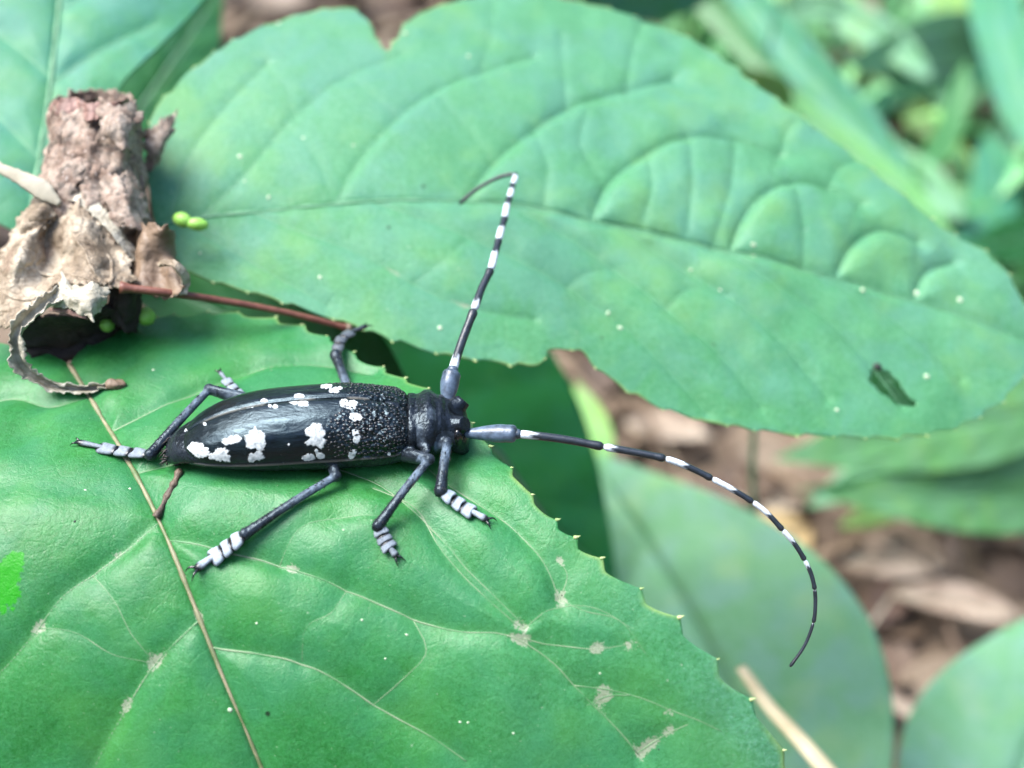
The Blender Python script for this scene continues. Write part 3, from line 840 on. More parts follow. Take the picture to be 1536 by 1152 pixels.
for k in range(1900):                                    # the low weeds that melt into one green blur
    x, y = rr.uniform(4, 75), rr.uniform(22, 115)
    if 22 < y + 0.2 * x < 24 and rr.random() < .7:
        continue
    b_ = np.array((x, y, GZ))
    az = rr.uniform(0, 6.28)
    h_ = rr.uniform(2, 7)
    c = spline(np.array([b_, b_ + (0.3 * math.cos(az), 0.3 * math.sin(az), h_ * .6), b_ + (1.6 * math.cos(az), 1.6 * math.sin(az), h_), b_ + (3 * math.cos(az), 3 * math.sin(az), h_ * .85)]), 7)
    w_ = rr.uniform(0.2, 0.8) * np.array((0.3, .7, 1, 1, .8, .5, .05))
    sd_ = np.array((-math.sin(az), math.cos(az), 0.0))
    P = np.stack([c - sd_ * w_[:, None], c + (0, 0, -0.06), c + sd_ * w_[:, None]], 1)
    parts.append((P.reshape(-1, 3), gridF(7, 3).tolist())); tone += [rr.random()] * 21
V_, F_ = join(parts)
tag(obj('grass', V_, F_, M['weed'], None, {'tone': tone}), 'blurred tufts of low green weeds growing out of the brown soil', None, None, 'stuff')

# straw across the broad blurred leaf
M['straw'] = plain_mat("straw", (0.20, 0.175, 0.12), (0.38, 0.35, 0.27), 2, 0.6, 0.3, 0.05)
M['straw_bright'] = plain_mat("straw_bright", (0.40, 0.33, 0.19), (0.60, 0.52, 0.34), 2, 0.6, 0.3, 0.05)
q = spline(np.array([at(1112, 1002, 16.4), at(1150, 1055, 15.9), at(1200, 1110, 15.4), at(1290, 1215, 14.8)]), 24)
Vt, Ft = sweep(q, np.linspace(0.10, 0.17, 24), 10, rb=np.linspace(0.05, 0.08, 24))
tag(obj('straw', Vt, Ft, M['straw_bright'], None), 'pale dry straw slanting across the broad blurred leaf', 'straw')

# some fallen leaves that can be told apart
M['ochre'] = plain_mat("fallen_ochre", (0.22, 0.15, 0.06), (0.40, 0.30, 0.15), 0.8, 0.7, 0.5, 0.1)
M['tan'] = plain_mat("fallen_tan", (0.16, 0.11, 0.075), (0.42, 0.34, 0.26), 0.8, 0.7, 0.5, 0.1)
M['umber'] = plain_mat("fallen_umber", (0.04, 0.025, 0.02), (0.10, 0.06, 0.04), 1.2, 0.8, 0.5, 0.1)
for (lab, px, py, L, W_, az, mt, cu) in [
        ('ochre fallen leaf under the curve of the drooping antenna', 1165, 815, 4.2, 1.5, 0.6, 'ochre', .3),
        ('pinkish tan fallen leaf showing under the bitten notch', 1000, 650, 5.0, 1.4, 2.8, 'tan', .2),
        ('tan fallen leaf beside the ochre one, under the undergrowth tuft', 1340, 845, 6.0, 1.3, 0.1, 'tan', .3),
        ('dark umber fallen leaf between the antenna and the undergrowth tuft', 1085, 745, 4.2, 1.0, 2.6, 'umber', .2),
        ('long tan fallen leaf above the smooth pale corner leaf', 1430, 915, 6.0, 0.9, -0.2, 'tan', .5),
        ('dark umber fallen leaf beneath the long tan one', 1330, 905, 4.0, 0.9, 0.9, 'umber', .3),
        ('thin tan fallen leaf next to the smooth pale corner leaf', 1330, 1060, 3.6, 0.5, 2.4, 'tan', .4),
        ('tan fallen leaf seen over the notch at the top of the large pale leaf', 420, 12, 7.0, 2.2, 0.3, 'tan', .3),
        ('dark umber fallen leaf right behind the top notch of the large pale leaf', 590, 20, 6.0, 1.5, 0.4, 'umber', .3),
        ('dark umber fallen leaf in the gap under the grey green curved leaf', 1480, 165, 4.0, 1.3, 1.2, 'umber', .3),
        ('ochre fallen leaf beside the upright teal grass blade', 1515, 290, 4.0, 1.2, 1.0, 'ochre', .3)]:
    c = at_z(px, py, GZ + 1.1)
    P, F_ = litter_leaf(c, L * 0.62, W_ * 0.62, az, 0.1, 0.2, cu, 9)
    r = empty('fallen_leaf', c, lab, 'dead leaf', 'fallen leaves on the soil')
    b = obj('blade', P, F_, M[mt], r)
    md = b.modifiers.new('thickness', 'SOLIDIFY'); md.thickness = 0.05
    Vt, Ft = sweep(P.reshape(9, 5, 3)[:, 2] + (0, 0, 0.03), np.linspace(0.07, 0.03, 9), 6)
    obj('midrib', Vt, Ft, M['straw'], r)

# ------------------------------------------------------------------ the crumpled dead leaf
t = NT("dead_leaf_tan")
n1 = t.noise(2.6, 5, 0.65)
col = t.ramp(n1, (0.3, (0.085, 0.060, 0.037)), (0.46, (0.22, 0.170, 0.115)), (0.64, (0.40, 0.340, 0.255)))
col = t.mix(t.ramp(t.noise(1.6, 3), (0.55, 0.0), (0.70, 0.5)), col, (0.24, 0.14, 0.10))
col = t.mix(t.ramp(t.noise(14, 3, 0.6), (0.60, 0.0), (0.76, 0.5)), col, (0.10, 0.065, 0.045))
bm = t.bump(t.noise(9, 5, 0.65), 0.7, 0.05)
bm = t.bump(t.voro(5, 'DISTANCE_TO_EDGE', t.warp(3, 0.3)), 0.6, 0.03, bm)
nt_ = t.ramp(t.voro(9, 'DISTANCE_TO_EDGE', t.warp(2, 0.25)), (0.0, 1.0), (0.05, 0.0))
bm = t.bump(nt_, 0.6, 0.012, bm)
col = t.mix(t.math('MULTIPLY', nt_, 0.35), col, (0.10, 0.075, 0.05))
t.set(Base_Color=col, Roughness=0.6, Specular_IOR_Level=0.3, Normal=bm)
M['dead'] = t.m
t = NT("dead_leaf_rough")
col = t.ramp(t.noise(3.5, 6, 0.75), (0.3, (0.075, 0.043, 0.030)), (0.44, (0.24, 0.168, 0.125)), (0.62, (0.43, 0.35, 0.28)))
col = t.mix(t.ramp(t.noise(11, 4, 0.6), (0.5, 0.0), (0.68, 0.8)), col, (0.09, 0.075, 0.06))
col = t.mix(t.ramp(t.noise(18, 3, 0.6), (0.6, 0.0), (0.7, 0.7)), col, (0.55, 0.48, 0.42))
bm = t.bump(t.noise(10, 6, 0.75), 1.0, 0.05)
t.set(Base_Color=col, Roughness=0.75, Specular_IOR_Level=0.25, Normal=bm)
M['dead_rough'] = t.m
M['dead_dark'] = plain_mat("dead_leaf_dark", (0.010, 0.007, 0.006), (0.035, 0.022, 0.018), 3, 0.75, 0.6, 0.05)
M['dead_brown'] = plain_mat("dead_leaf_brown", (0.085, 0.050, 0.030), (0.20, 0.14, 0.09), 3, 0.55, 0.6, 0.04)
M['dead_pale'] = plain_mat("dead_leaf_pale", (0.20, 0.175, 0.12), (0.44, 0.41, 0.33), 7, 0.6, 0.6, 0.03)
M['dead_red'] = plain_mat("dead_leaf_red", (0.07, 0.032, 0.024), (0.36, 0.22, 0.175), 5, 0.6, 0.6, 0.03)
M['scrap'] = plain_mat("withered_scrap", (0.015, 0.011, 0.009), (0.13, 0.09, 0.06), 9, 0.6, 0.6, 0.02)
M['stalk'] = plain_mat("stalk_red", (0.085, 0.028, 0.018), (0.17, 0.065, 0.042), 8, 0.45, 0.4, 0.01)

DL = empty('dead_leaf', at(185, 432, 11.6), 'crumpled brown dead leaf with a thin reddish stalk, lying across the shrub leaves', 'dead leaf')
def sheet(name, C, mat, n=(60, 50), rough=0.05, rs=2.2, seed=0.0, thick=0.03, edge=0.06, parent=DL, label=None, ribs=(), crease=0.9, sharp=0.0):
    C = np.array([[at(*p) for p in row] for row in C])
    rows = np.stack([spline(C[i], n[1]) for i in range(C.shape[0])])
    G = np.stack([spline(rows[:, j], n[0]) for j in range(n[1])], 1)
    if sharp:
        lin = lambda A, m: np.stack([np.interp(np.linspace(0, 1, m), np.linspace(0, 1, len(A)), A[:, k]) for k in range(3)], 1)
        rl = np.stack([lin(C[i], n[1]) for i in range(C.shape[0])])
        G2 = np.stack([lin(rl[:, j], n[0]) for j in range(n[1])], 1)
        G = G * (1 - sharp) + G2 * sharp
    # ragged outline
    T = np.gradient(G, axis=0); B = np.gradient(G, axis=1)
    N = nrm(np.cross(T, B))
    uu, vv = np.meshgrid(np.linspace(0, 1, n[0]), np.linspace(0, 1, n[1]), indexing='ij')
    P = G.reshape(-1, 3)
    dsp = fbm(P, rs, seed, 4).reshape(n) * rough
    cre = np.abs(fbm(P, rs * 0.7, seed + 3, 2)).reshape(n)
    dsp = dsp - rough * crease * (1 - np.clip(cre * 4, 0, 1)) ** 2
    jag = (fbm(P, 6.5, seed + 9, 2) + 0.7 * fbm(P, 19, seed + 5, 2))[:, None]
    em = np.maximum.reduce([np.clip(1 - uu / .12, 0, 1), np.clip((uu - .88) / .12, 0, 1), np.clip(1 - vv / .12, 0, 1), np.clip((vv - .88) / .12, 0, 1)]).reshape(-1, 1)
    ctr = G.reshape(-1, 3).mean(0)
    P = P + N.reshape(-1, 3) * dsp.reshape(-1, 1) + nrm(P - ctr) * jag * em * edge
    o = obj(name, P, gridF(*n), mat, parent, label=label)
    md = o.modifiers.new('thickness', 'SOLIDIFY'); md.thickness = thick; md.offset = 0
    Pg = P.reshape(n[0], n[1], 3)
    for rb_ in ribs:
        q = spline(np.array(rb_), 40)
        ii = np.clip(q[:, 0] * (n[0] - 1), 0, n[0] - 1.001); jj = np.clip(q[:, 1] * (n[1] - 1), 0, n[1] - 1.001)
        c = Pg[ii.astype(int), jj.astype(int)]
        c = np.stack([np.convolve(np.pad(c[:, k], 3, 'edge'), np.ones(7) / 7, 'valid') for k in range(3)], 1)
        Vt, Ft = sweep(c - FWD * 0.008, np.linspace(.010, .028, 40), 7)
        obj('vein', Vt, Ft, mat, parent)
    return o

sheet('rolled_blade', [
    [(145, 133, 13.1), (104, 136, 12.95), (78, 152, 12.6), (96, 164, 12.22), (116, 160, 12.2), (134, 168, 12.12), (154, 166, 12.2), (172, 172, 12.08), (190, 160, 12.35), (203, 158, 12.7), (186, 138, 13.0), (146, 133, 13.1)],
    [(145, 205, 13.2), (100, 205, 13.0), (70, 212, 12.5), (90, 208, 12.05), (108, 205, 12.07), (134, 209, 11.95), (160, 208, 12.13), (178, 210, 12.0), (198, 212, 12.3), (213, 220, 12.7), (190, 220, 13.1), (146, 205, 13.2)],
    [(145, 265, 13.2), (100, 265, 13.0), (62, 266, 12.4), (84, 264, 11.98), (112, 265, 11.95), (136, 267, 11.86), (152, 266, 11.93), (180, 268, 12.02), (206, 268, 12.2), (221, 270, 12.6), (190, 270, 13.1), (146, 265, 13.2)],
    [(145, 310, 13.2), (90, 310, 13.0), (47, 312, 12.3), (76, 318, 11.95), (100, 322, 11.98), (134, 324, 11.82), (158, 326, 11.86), (184, 324, 12.0), (208, 322, 12.12), (224, 318, 12.5), (190, 320, 13.1), (146, 310, 13.2)],
    [(145, 365, 13.2), (85, 365, 13.0), (42, 362, 12.3), (74, 382, 12.0), (104, 390, 11.95), (134, 394, 11.9), (160, 394, 11.92), (186, 390, 11.98), (206, 382, 12.1), (222, 370, 12.5), (190, 370, 13.1), (146, 365, 13.2)]],
    M['dead_rough'], (130, 200), 0.055, 3.6, 4.0, edge=0.06, crease=0.7, sharp=0.25, thick=0.02)
sheet('torn_rim', [
    [(78, 150, 12.58), (92, 150, 12.2), (112, 146, 12.25), (134, 156, 12.1), (154, 152, 12.15), (174, 154, 12.02), (192, 146, 12.3), (204, 156, 12.66)],
    [(74, 166, 12.5), (94, 172, 12.12), (116, 170, 12.2), (136, 182, 12.0), (156, 178, 12.08), (174, 196, 11.95), (194, 184, 12.2), (208, 180, 12.6)]],
    M['dead_red'], (24, 110), 0.03, 6, 2.0, edge=0.05, crease=0.5, sharp=0.5, thick=0.014)
for C_, nz in ((
        [[(150, 150, 12.05), (176, 158, 11.98), (204, 150, 12.25)], [(146, 178, 11.95), (178, 186, 11.8), (210, 190, 12.15)], [(152, 206, 12.0), (184, 220, 11.84), (212, 214, 12.25)]], 41.0), (
        [[(70, 230, 12.35), (96, 226, 11.95), (126, 236, 11.9)], [(58, 268, 12.2), (90, 270, 11.82), (120, 282, 11.84)], [(44, 310, 12.2), (74, 318, 11.86), (104, 326, 11.9)]], 43.0), (
        [[(150, 262, 11.92), (178, 256, 11.86), (206, 262, 12.1)], [(152, 296, 11.84), (186, 300, 11.74), (216, 292, 12.1)], [(166, 336, 11.8), (198, 344, 11.74), (226, 326, 12.15)]], 45.0), (
        [[(214, 196, 13.0), (238, 190, 12.9), (264, 168, 13.1)], [(216, 224, 12.9), (240, 218, 12.8), (258, 200, 13.0)], [(216, 262, 12.9), (232, 250, 12.9), (240, 232, 13.0)]], 47.0)):
    sheet('torn_flap', C_, M['dead_rough'], (40, 44), 0.03, 5.0, nz, edge=0.10, crease=0.6, sharp=0.4, thick=0.014)
sheet('side_lobe', [
    [(16, 352, 12.1), (28, 322, 12.0), (48, 300, 12.0), (70, 290, 12.1)],
    [(30, 358, 11.95), (44, 336, 11.72), (64, 314, 11.72), (84, 304, 11.95)],
    [(56, 358, 11.9), (68, 344, 11.78), (84, 326, 11.85), (92, 318, 12.05)]],
    M['dead'], (50, 50), 0.025, 5.0, 21.0, edge=0.09, crease=0.6, sharp=0.4, thick=0.012)
sheet('torn_strip', [
    [(84, 300, 11.9), (112, 302, 11.82), (142, 326, 11.75), (168, 352, 11.72), (196, 392, 11.8)],
    [(92, 288, 11.98), (122, 286, 11.9), (152, 312, 11.85), (180, 338, 11.82), (206, 382, 11.95)]],
    M['dead_pale'], (16, 110), 0.015, 6.0, 23.0, edge=0.06, crease=0.6, sharp=0.4, thick=0.010)
sheet('crumpled_blade', [
    [(20, 350, 12.0), (56, 342, 11.75), (88, 316, 11.92), (118, 304, 11.8), (150, 332, 11.78), (192, 380, 11.82)],
    [(2, 376, 12.0), (40, 360, 11.52), (70, 352, 11.95), (120, 350, 11.52), (160, 364, 11.82), (198, 400, 11.75)],
    [(-14, 408, 11.85), (36, 388, 11.40), (74, 392, 11.84), (138, 384, 11.36), (174, 396, 11.72), (202, 416, 11.6)],
    [(-22, 440, 11.7), (26, 424, 11.46), (66, 416, 11.62), (130, 404, 11.36), (160, 414, 11.46), (190, 428, 11.52)],
    [(-30, 484, 11.6), (10, 489, 11.35), (44, 466, 11.3), (86, 430, 11.24), (126, 426, 11.26), (168, 433, 11.42)]],
    M['dead'], (130, 130), 0.022, 5.0, 1.0, edge=0.09, crease=0.6, sharp=0.55, thick=0.016, ribs=[[(.12, .56), (.4, .62), (.65, .68), (.95, .96)], [(.1, .8), (.5, .82), (.9, .95)], [(.3, .30), (.6, .36), (.8, .6), (.96, .94)], [(.7, .05), (.85, .3), (.97, .6)]])
sheet('pointed_flap', [
    [(93, 405, 11.24), (108, 430, 11.18), (135, 426, 11.16), (163, 431, 11.34)],
    [(84, 440, 11.16), (108, 446, 11.0), (136, 452, 10.96), (160, 446, 11.2)],
    [(80, 460, 11.2), (110, 466, 11.06), (140, 482, 10.98), (150, 462, 11.2)]],
    M['dead_pale'], (50, 50), 0.02, 5.0, 7.0, edge=0.05, crease=0.6, sharp=0.5, thick=0.012)
sheet('flap_underside', [
    [(78, 446, 11.22), (100, 446, 11.14), (124, 450, 11.12)],
    [(76, 466, 11.24), (102, 472, 11.16), (132, 480, 11.1)]],
    M['dead_red'], (24, 30), 0.02, 4.0, 9.0, edge=0.02)
sheet('curled_lobe', [
    [(205, 345, 12.1), (222, 335, 11.75), (248, 338, 11.6), (260, 352, 11.9), (258, 370, 12.3)],
    [(198, 385, 12.1), (215, 372, 11.7), (240, 372, 11.75), (260, 375, 11.9), (262, 385, 12.3)],
    [(190, 420, 11.8), (215, 412, 11.7), (240, 405, 11.8), (258, 400, 11.7), (270, 398, 12.0)],
    [(180, 436, 11.6), (210, 438, 11.6), (245, 448, 11.6), (270, 442, 11.5), (284, 412, 11.7)]],
    M['dead_brown'], (70, 60), 0.02, 5.0, 11.0, edge=0.05, crease=0.5, sharp=0.4, thick=0.014)
sheet('lobe_rim', [
    [(236, 396, 11.6), (250, 390, 11.5), (264, 392, 11.45), (276, 402, 11.5), (285, 420, 11.6), (280, 440, 11.6)],
    [(238, 400, 11.55), (252, 398, 11.45), (262, 402, 11.4), (270, 412, 11.45), (274, 426, 11.55), (262, 446, 11.55)]],
    M['dead'], (10, 50), 0.02, 3, 12.0, edge=0.02)
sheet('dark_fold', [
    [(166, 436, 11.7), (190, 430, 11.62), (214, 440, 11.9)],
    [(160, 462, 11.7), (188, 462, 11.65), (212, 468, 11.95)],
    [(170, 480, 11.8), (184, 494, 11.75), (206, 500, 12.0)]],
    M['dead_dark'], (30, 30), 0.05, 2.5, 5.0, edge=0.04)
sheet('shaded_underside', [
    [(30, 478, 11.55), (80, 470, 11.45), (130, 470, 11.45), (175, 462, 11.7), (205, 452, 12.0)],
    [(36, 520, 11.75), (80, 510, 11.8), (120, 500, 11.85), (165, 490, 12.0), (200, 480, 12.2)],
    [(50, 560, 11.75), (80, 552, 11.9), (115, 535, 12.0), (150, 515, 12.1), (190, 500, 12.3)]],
    M['dead_dark'], (50, 60), 0.06, 2.5, 8.0, edge=0.05)  # near-black colour paints in the shade beneath the dead leaf
ro = [(86, 432), (56, 450), (30, 473), (12, 504), (15, 538), (36, 566), (68, 583), (110, 589), (150, 586), (180, 583)]
ri = [(98, 448), (74, 462), (48, 484), (31, 507), (34, 532), (51, 554), (77, 570), (112, 577), (150, 577), (178, 577)]
rd = [11.15, 11.05, 11.0, 11.02, 11.08, 11.18, 11.28, 11.34, 11.38, 11.42]
sheet('curled_rim', [[(x, y, d - .045) for (x, y), d in zip(ro, rd)],
                     [(x * .62 + X * .38, y * .62 + Y * .38, d + .055) for (x, y), (X, Y), d in zip(ro, ri, rd)],
                     [(x * .3 + X * .7, y * .3 + Y * .7, d + .05) for (x, y), (X, Y), d in zip(ro, ri, rd)],
                     [(X, Y, d - .05) for (X, Y), d in zip(ri, rd)]], M['dead_pale'], (14, 170), 0.007, 8.0, 31.0, thick=0.010, edge=0.06, crease=0.5, sharp=0.5)
Vb, Fb = ball(at(173, 576, 11.38), (0.115, 0.055, 0.05), 12)
Vb = Vb + 0.03 * np.stack([fbm(Vb, 14, k, 3) for k in range(3)], 1)
obj('withered_tip', Vb, Fb, M['dead_brown'], DL)
sk = spline(np.array([at(180, 431, 11.45), at(240, 438, 11.55), (at(320, 449, 11.85)), at(420, 467, 12.15), at(480, 481, 12.35), at(521, 492, 12.5)]), 50)
Vt, Ft = sweep(sk, np.linspace(0.046, 0.034, 50) * np.r_[1.5, 1.3, np.ones(46), 1.2, 1.35], 9)
obj('stalk', Vt, Ft, M['stalk'], DL)
V_, F_ = ball(sk[-1], (0.06, 0.05, 0.05), 8)
obj('stalk_end', V_, F_, M['dead'], DL)

sh = spline(np.array([at(-20, 244, 12.0), at(30, 266, 11.85), at(62, 284, 11.8), at(90, 306, 11.8)]), 40)
Vt, Ft = sweep(sh, np.r_[np.linspace(0.05, 0.10, 30), np.linspace(.10, .04, 10)] * (1 + 0.5 * fbm(sh, 7, 1, 3)), 9, rb=0.018, up=-FWD)
tag(obj('dry_straw', Vt, Ft, M['straw'], None), 'pale flat straw shard leaning on the side of the dead leaf', 'straw')

for lab, bs in (('lime green bud at the base of the large pale leaf', [((262, 326, 12.45), (286, 334, 12.4), .085), ((280, 335, 12.4), (312, 338, 12.45), .07)]),
                ('round lime green bud half hidden behind the dead leaf', [((206, 470, 12.0), (232, 480, 12.05), .10)]),
                ('pale green bud peeping out under the dark fold of the dead leaf', [((150, 486, 11.9), (172, 488, 11.95), .08)])):
    r = empty('leaf_bud', at(*bs[0][0]), lab, 'bud', 'leaf buds')
    for a, b, rad in bs:
        q = spline(np.array([at(*a), at(*b)]), 12)
        tt = np.linspace(0, 1, 12)
        Vt, Ft = sweep(q, rad * np.sin(np.pi * (0.08 + 0.86 * tt)) ** 0.6 + 0.004, 10)
        obj('bud_scale', Vt, Ft, M['bud'], r)

# ------------------------------------------------------------------ the beetle
YAW = R(4.5)
BO = np.array((-1.035, -1.065, 0.360))
EX, EY, EZ = np.array((math.cos(YAW), math.sin(YAW), 0)), np.array((-math.sin(YAW), math.cos(YAW), 0)), np.array((0, 0, 1.0))
def BL(x, y, z):
    x, y, z = np.broadcast_arrays(np.asarray(x, float), np.asarray(y, float), np.asarray(z, float))
    return BO + x[..., None] * EX + y[..., None] * EY + z[..., None] * EZ

t = NT("beetle_wing_case")
gran = t.voro(23, 'SMOOTH_F1', t.warp(6, 0.02))
base_ = t.attr('base')
col = t.mix(t.ramp(t.noise(5, 3), (0.4, 0.0), (0.7, 1.0)), (0.0035, 0.0045, 0.005), (0.006, 0.010, 0.011))
col = t.mix(t.math('MULTIPLY', t.attr('rim'), 0.85), col, (0.22, 0.21, 0.18))
nb = t.bump(t.math('MULTIPLY', t.math('SUBTRACT', 0.35, gran), base_), 1.0, 0.045)
nb = t.bump(t.noise(70, 2), 0.10, 0.004, nb)
mp = t.n.new("ShaderNodeMapping"); mp.inputs["Scale"].default_value = (0.35, 1.0, 1.0)
t.l.new(t.tc.outputs["Object"], mp.inputs[0])
nb = t.bump(t.noise(16, 5, 0.65, 0.6, mp.outputs[0]), 0.5, 0.018, nb)
t.set(Base_Color=col, Roughness=t.ramp(t.noise(14, 4, 0.65), (0.35, 0.12), (0.7, 0.30)), Specular_IOR_Level=0.46, Specular_Tint=(0.62, 0.86, 1.0), Normal=nb)
M['elytra'] = t.m

t = NT("beetle_body")
dn = t.math('MULTIPLY', t.attr('down'), t.ramp(t.noise(11, 5, 0.75), (0.34, 0.12), (0.62, 1.0)))
streak = t.noise(60, 2)
col = t.mix(dn, (0.005, 0.006, 0.008), t.mix(streak, (0.026, 0.040, 0.062), (0.18, 0.235, 0.30)))
t.set(Base_Color=col, Roughness=t.ramp(dn, (0.0, 0.24), (0.6, 0.6)), Specular_IOR_Level=0.36, Specular_Tint=(0.7, 0.88, 1.0),
      Normal=t.bump(t.noise(45, 3, 0.6), 0.5, 0.008, t.bump(t.noise(13, 3), 0.5, 0.03)))
M['body'] = t.m

t = NT("beetle_spot_white")
sn = t.noise(30, 5, 0.75)
t.set(Base_Color=t.ramp(sn, (0.32, (0.17, 0.20, 0.21)), (0.48, (0.42, 0.45, 0.45)), (0.66, (0.60, 0.63, 0.62))), Roughness=0.9, Specular_IOR_Level=0.1, Normal=t.bump(sn, 0.8, 0.010))
fz = t.math('ADD', t.attr('fade'), t.math('MULTIPLY', t.math('SUBTRACT', t.noise(48, 4, 0.75), 0.5), 1.3))
trn = t.n.new("ShaderNodeBsdfTransparent")
mx = t.n.new("ShaderNodeMixShader")
t.l.new(t.ramp(fz, (0.80, 0.0), (0.93, 1.0)), mx.inputs[0])
t.l.new(t.b.outputs[0], mx.inputs[1]); t.l.new(trn.outputs[0], mx.inputs[2])
t.l.new(mx.outputs[0], t.out.inputs["Surface"])
M['spot'] = t.m

t = NT("beetle_foot")
wt = t.math('MULTIPLY', t.attr('white'), t.ramp(t.noise(30, 4, 0.7), (0.25, 0.5), (0.55, 1.0)))
col = t.mix(t.attr('under'), (0.006, 0.007, 0.009), (0.42, 0.30, 0.22))
col = t.mix(wt, col, t.mix(t.noise(55, 2), (0.16, 0.205, 0.25), (0.40, 0.46, 0.51)))
t.set(Base_Color=col, Roughness=t.ramp(wt, (0.0, 0.25), (0.5, 0.7)), Normal=t.bump(t.noise(60, 3), 0.5, 0.006))
M['foot'] = t.m

t = NT("beetle_antenna")
wt = t.math('MULTIPLY', t.attr('white'), t.ramp(t.noise(34, 4, 0.7), (0.25, 0.55), (0.55, 1.0)))
bl_ = t.math('MULTIPLY', t.attr('blue'), t.ramp(t.noise(12, 4, 0.7), (0.3, 0.2), (0.6, 1.0)))
col = t.mix(bl_, (0.006, 0.007, 0.008), (0.105, 0.15, 0.215))
col = t.mix(wt, col, (0.50, 0.56, 0.60))
t.set(Base_Color=col, Roughness=t.ramp(wt, (0.0, 0.33), (0.5, 0.75)), Normal=t.bump(t.noise(50, 3), 0.5, 0.006))
M['antenna'] = t.m
M['gloss'] = plain_mat("beetle_gloss_black", (0.004, 0.004, 0.005), (0.008, 0.008, 0.009), 20, 0.12, 0.1, 0.003, 0.6)
M['hair'] = plain_mat("beetle_tail_bristle", (0.02, 0.017, 0.015), (0.06, 0.05, 0.045), 20, 0.6, 0.2, 0.003)

BT = empty('beetle', BL(-0.8, 0, -0.2), 'black longhorn beetle with white spots and long banded antennae, standing on the glossy leaf', 'beetle')

# ---- wing cases
EL = 2.19
def prof(u, T):
    return np.interp(u, [p[0] for p in T], [p[1] for p in T])
uu_ = np.linspace(0, 1, 400)
WT = spline(np.array([(0, .315), (.025, .365), (.06, .395), (.12, .41), (.25, .425), (.45, .43), (.62, .43), (.75, .405), (.85, .355), (.92, .285), (.97, .19), (1.0, .05)]), 400)
HT = spline(np.array([(0, .245), (.04, .30), (.10, .345), (.19, .395), (.3, .418), (.5, .405), (.65, .37), (.78, .31), (.88, .235), (.95, .15), (1.0, .06)]), 400)
def elytron_xyz(u, v, sd):
    a = np.interp(u, WT[:, 0], WT[:, 1])
    h = np.interp(u, HT[:, 0], HT[:, 1])
    th = v * math.pi / 2
    e = 0.82
    y = a * np.sin(th) ** e
    z = h * np.cos(th) ** e
    z = z - 0.014 * np.exp(-(v / 0.02) ** 2) - 0.03 * (u > 2)
    y = y + 0.014 * np.clip((v - .955) / .045, 0, 1) ** 2 + 0.003
    z = z + 0.010 * np.exp(-((u - .06) / .05) ** 2) * np.exp(-((v - .72) / .18) ** 2) * 3      # shoulder knob
    z = z - 0.075 * np.clip((u - .6) / .4, 0, 1) ** 2
    x = 0.045 - EL * u
    return x, sd * y, z
def elytron(u, v, sd):
    return BL(*elytron_xyz(u, v, sd))
def elytron_n(u, v, sd, e=2e-3):
    a = elytron(np.clip(u + e, 0, 1), v, sd) - elytron(np.clip(u - e, 0, 1), v, sd)
    b = elytron(u, np.clip(v + e, 0, 1), sd) - elytron(u, np.clip(v - e, 0, 1), sd)
    n = nrm(np.cross(a, b))
    return n * np.where((n @ (EY * sd))[..., None] + n[..., 2:3] < 0, -1, 1)

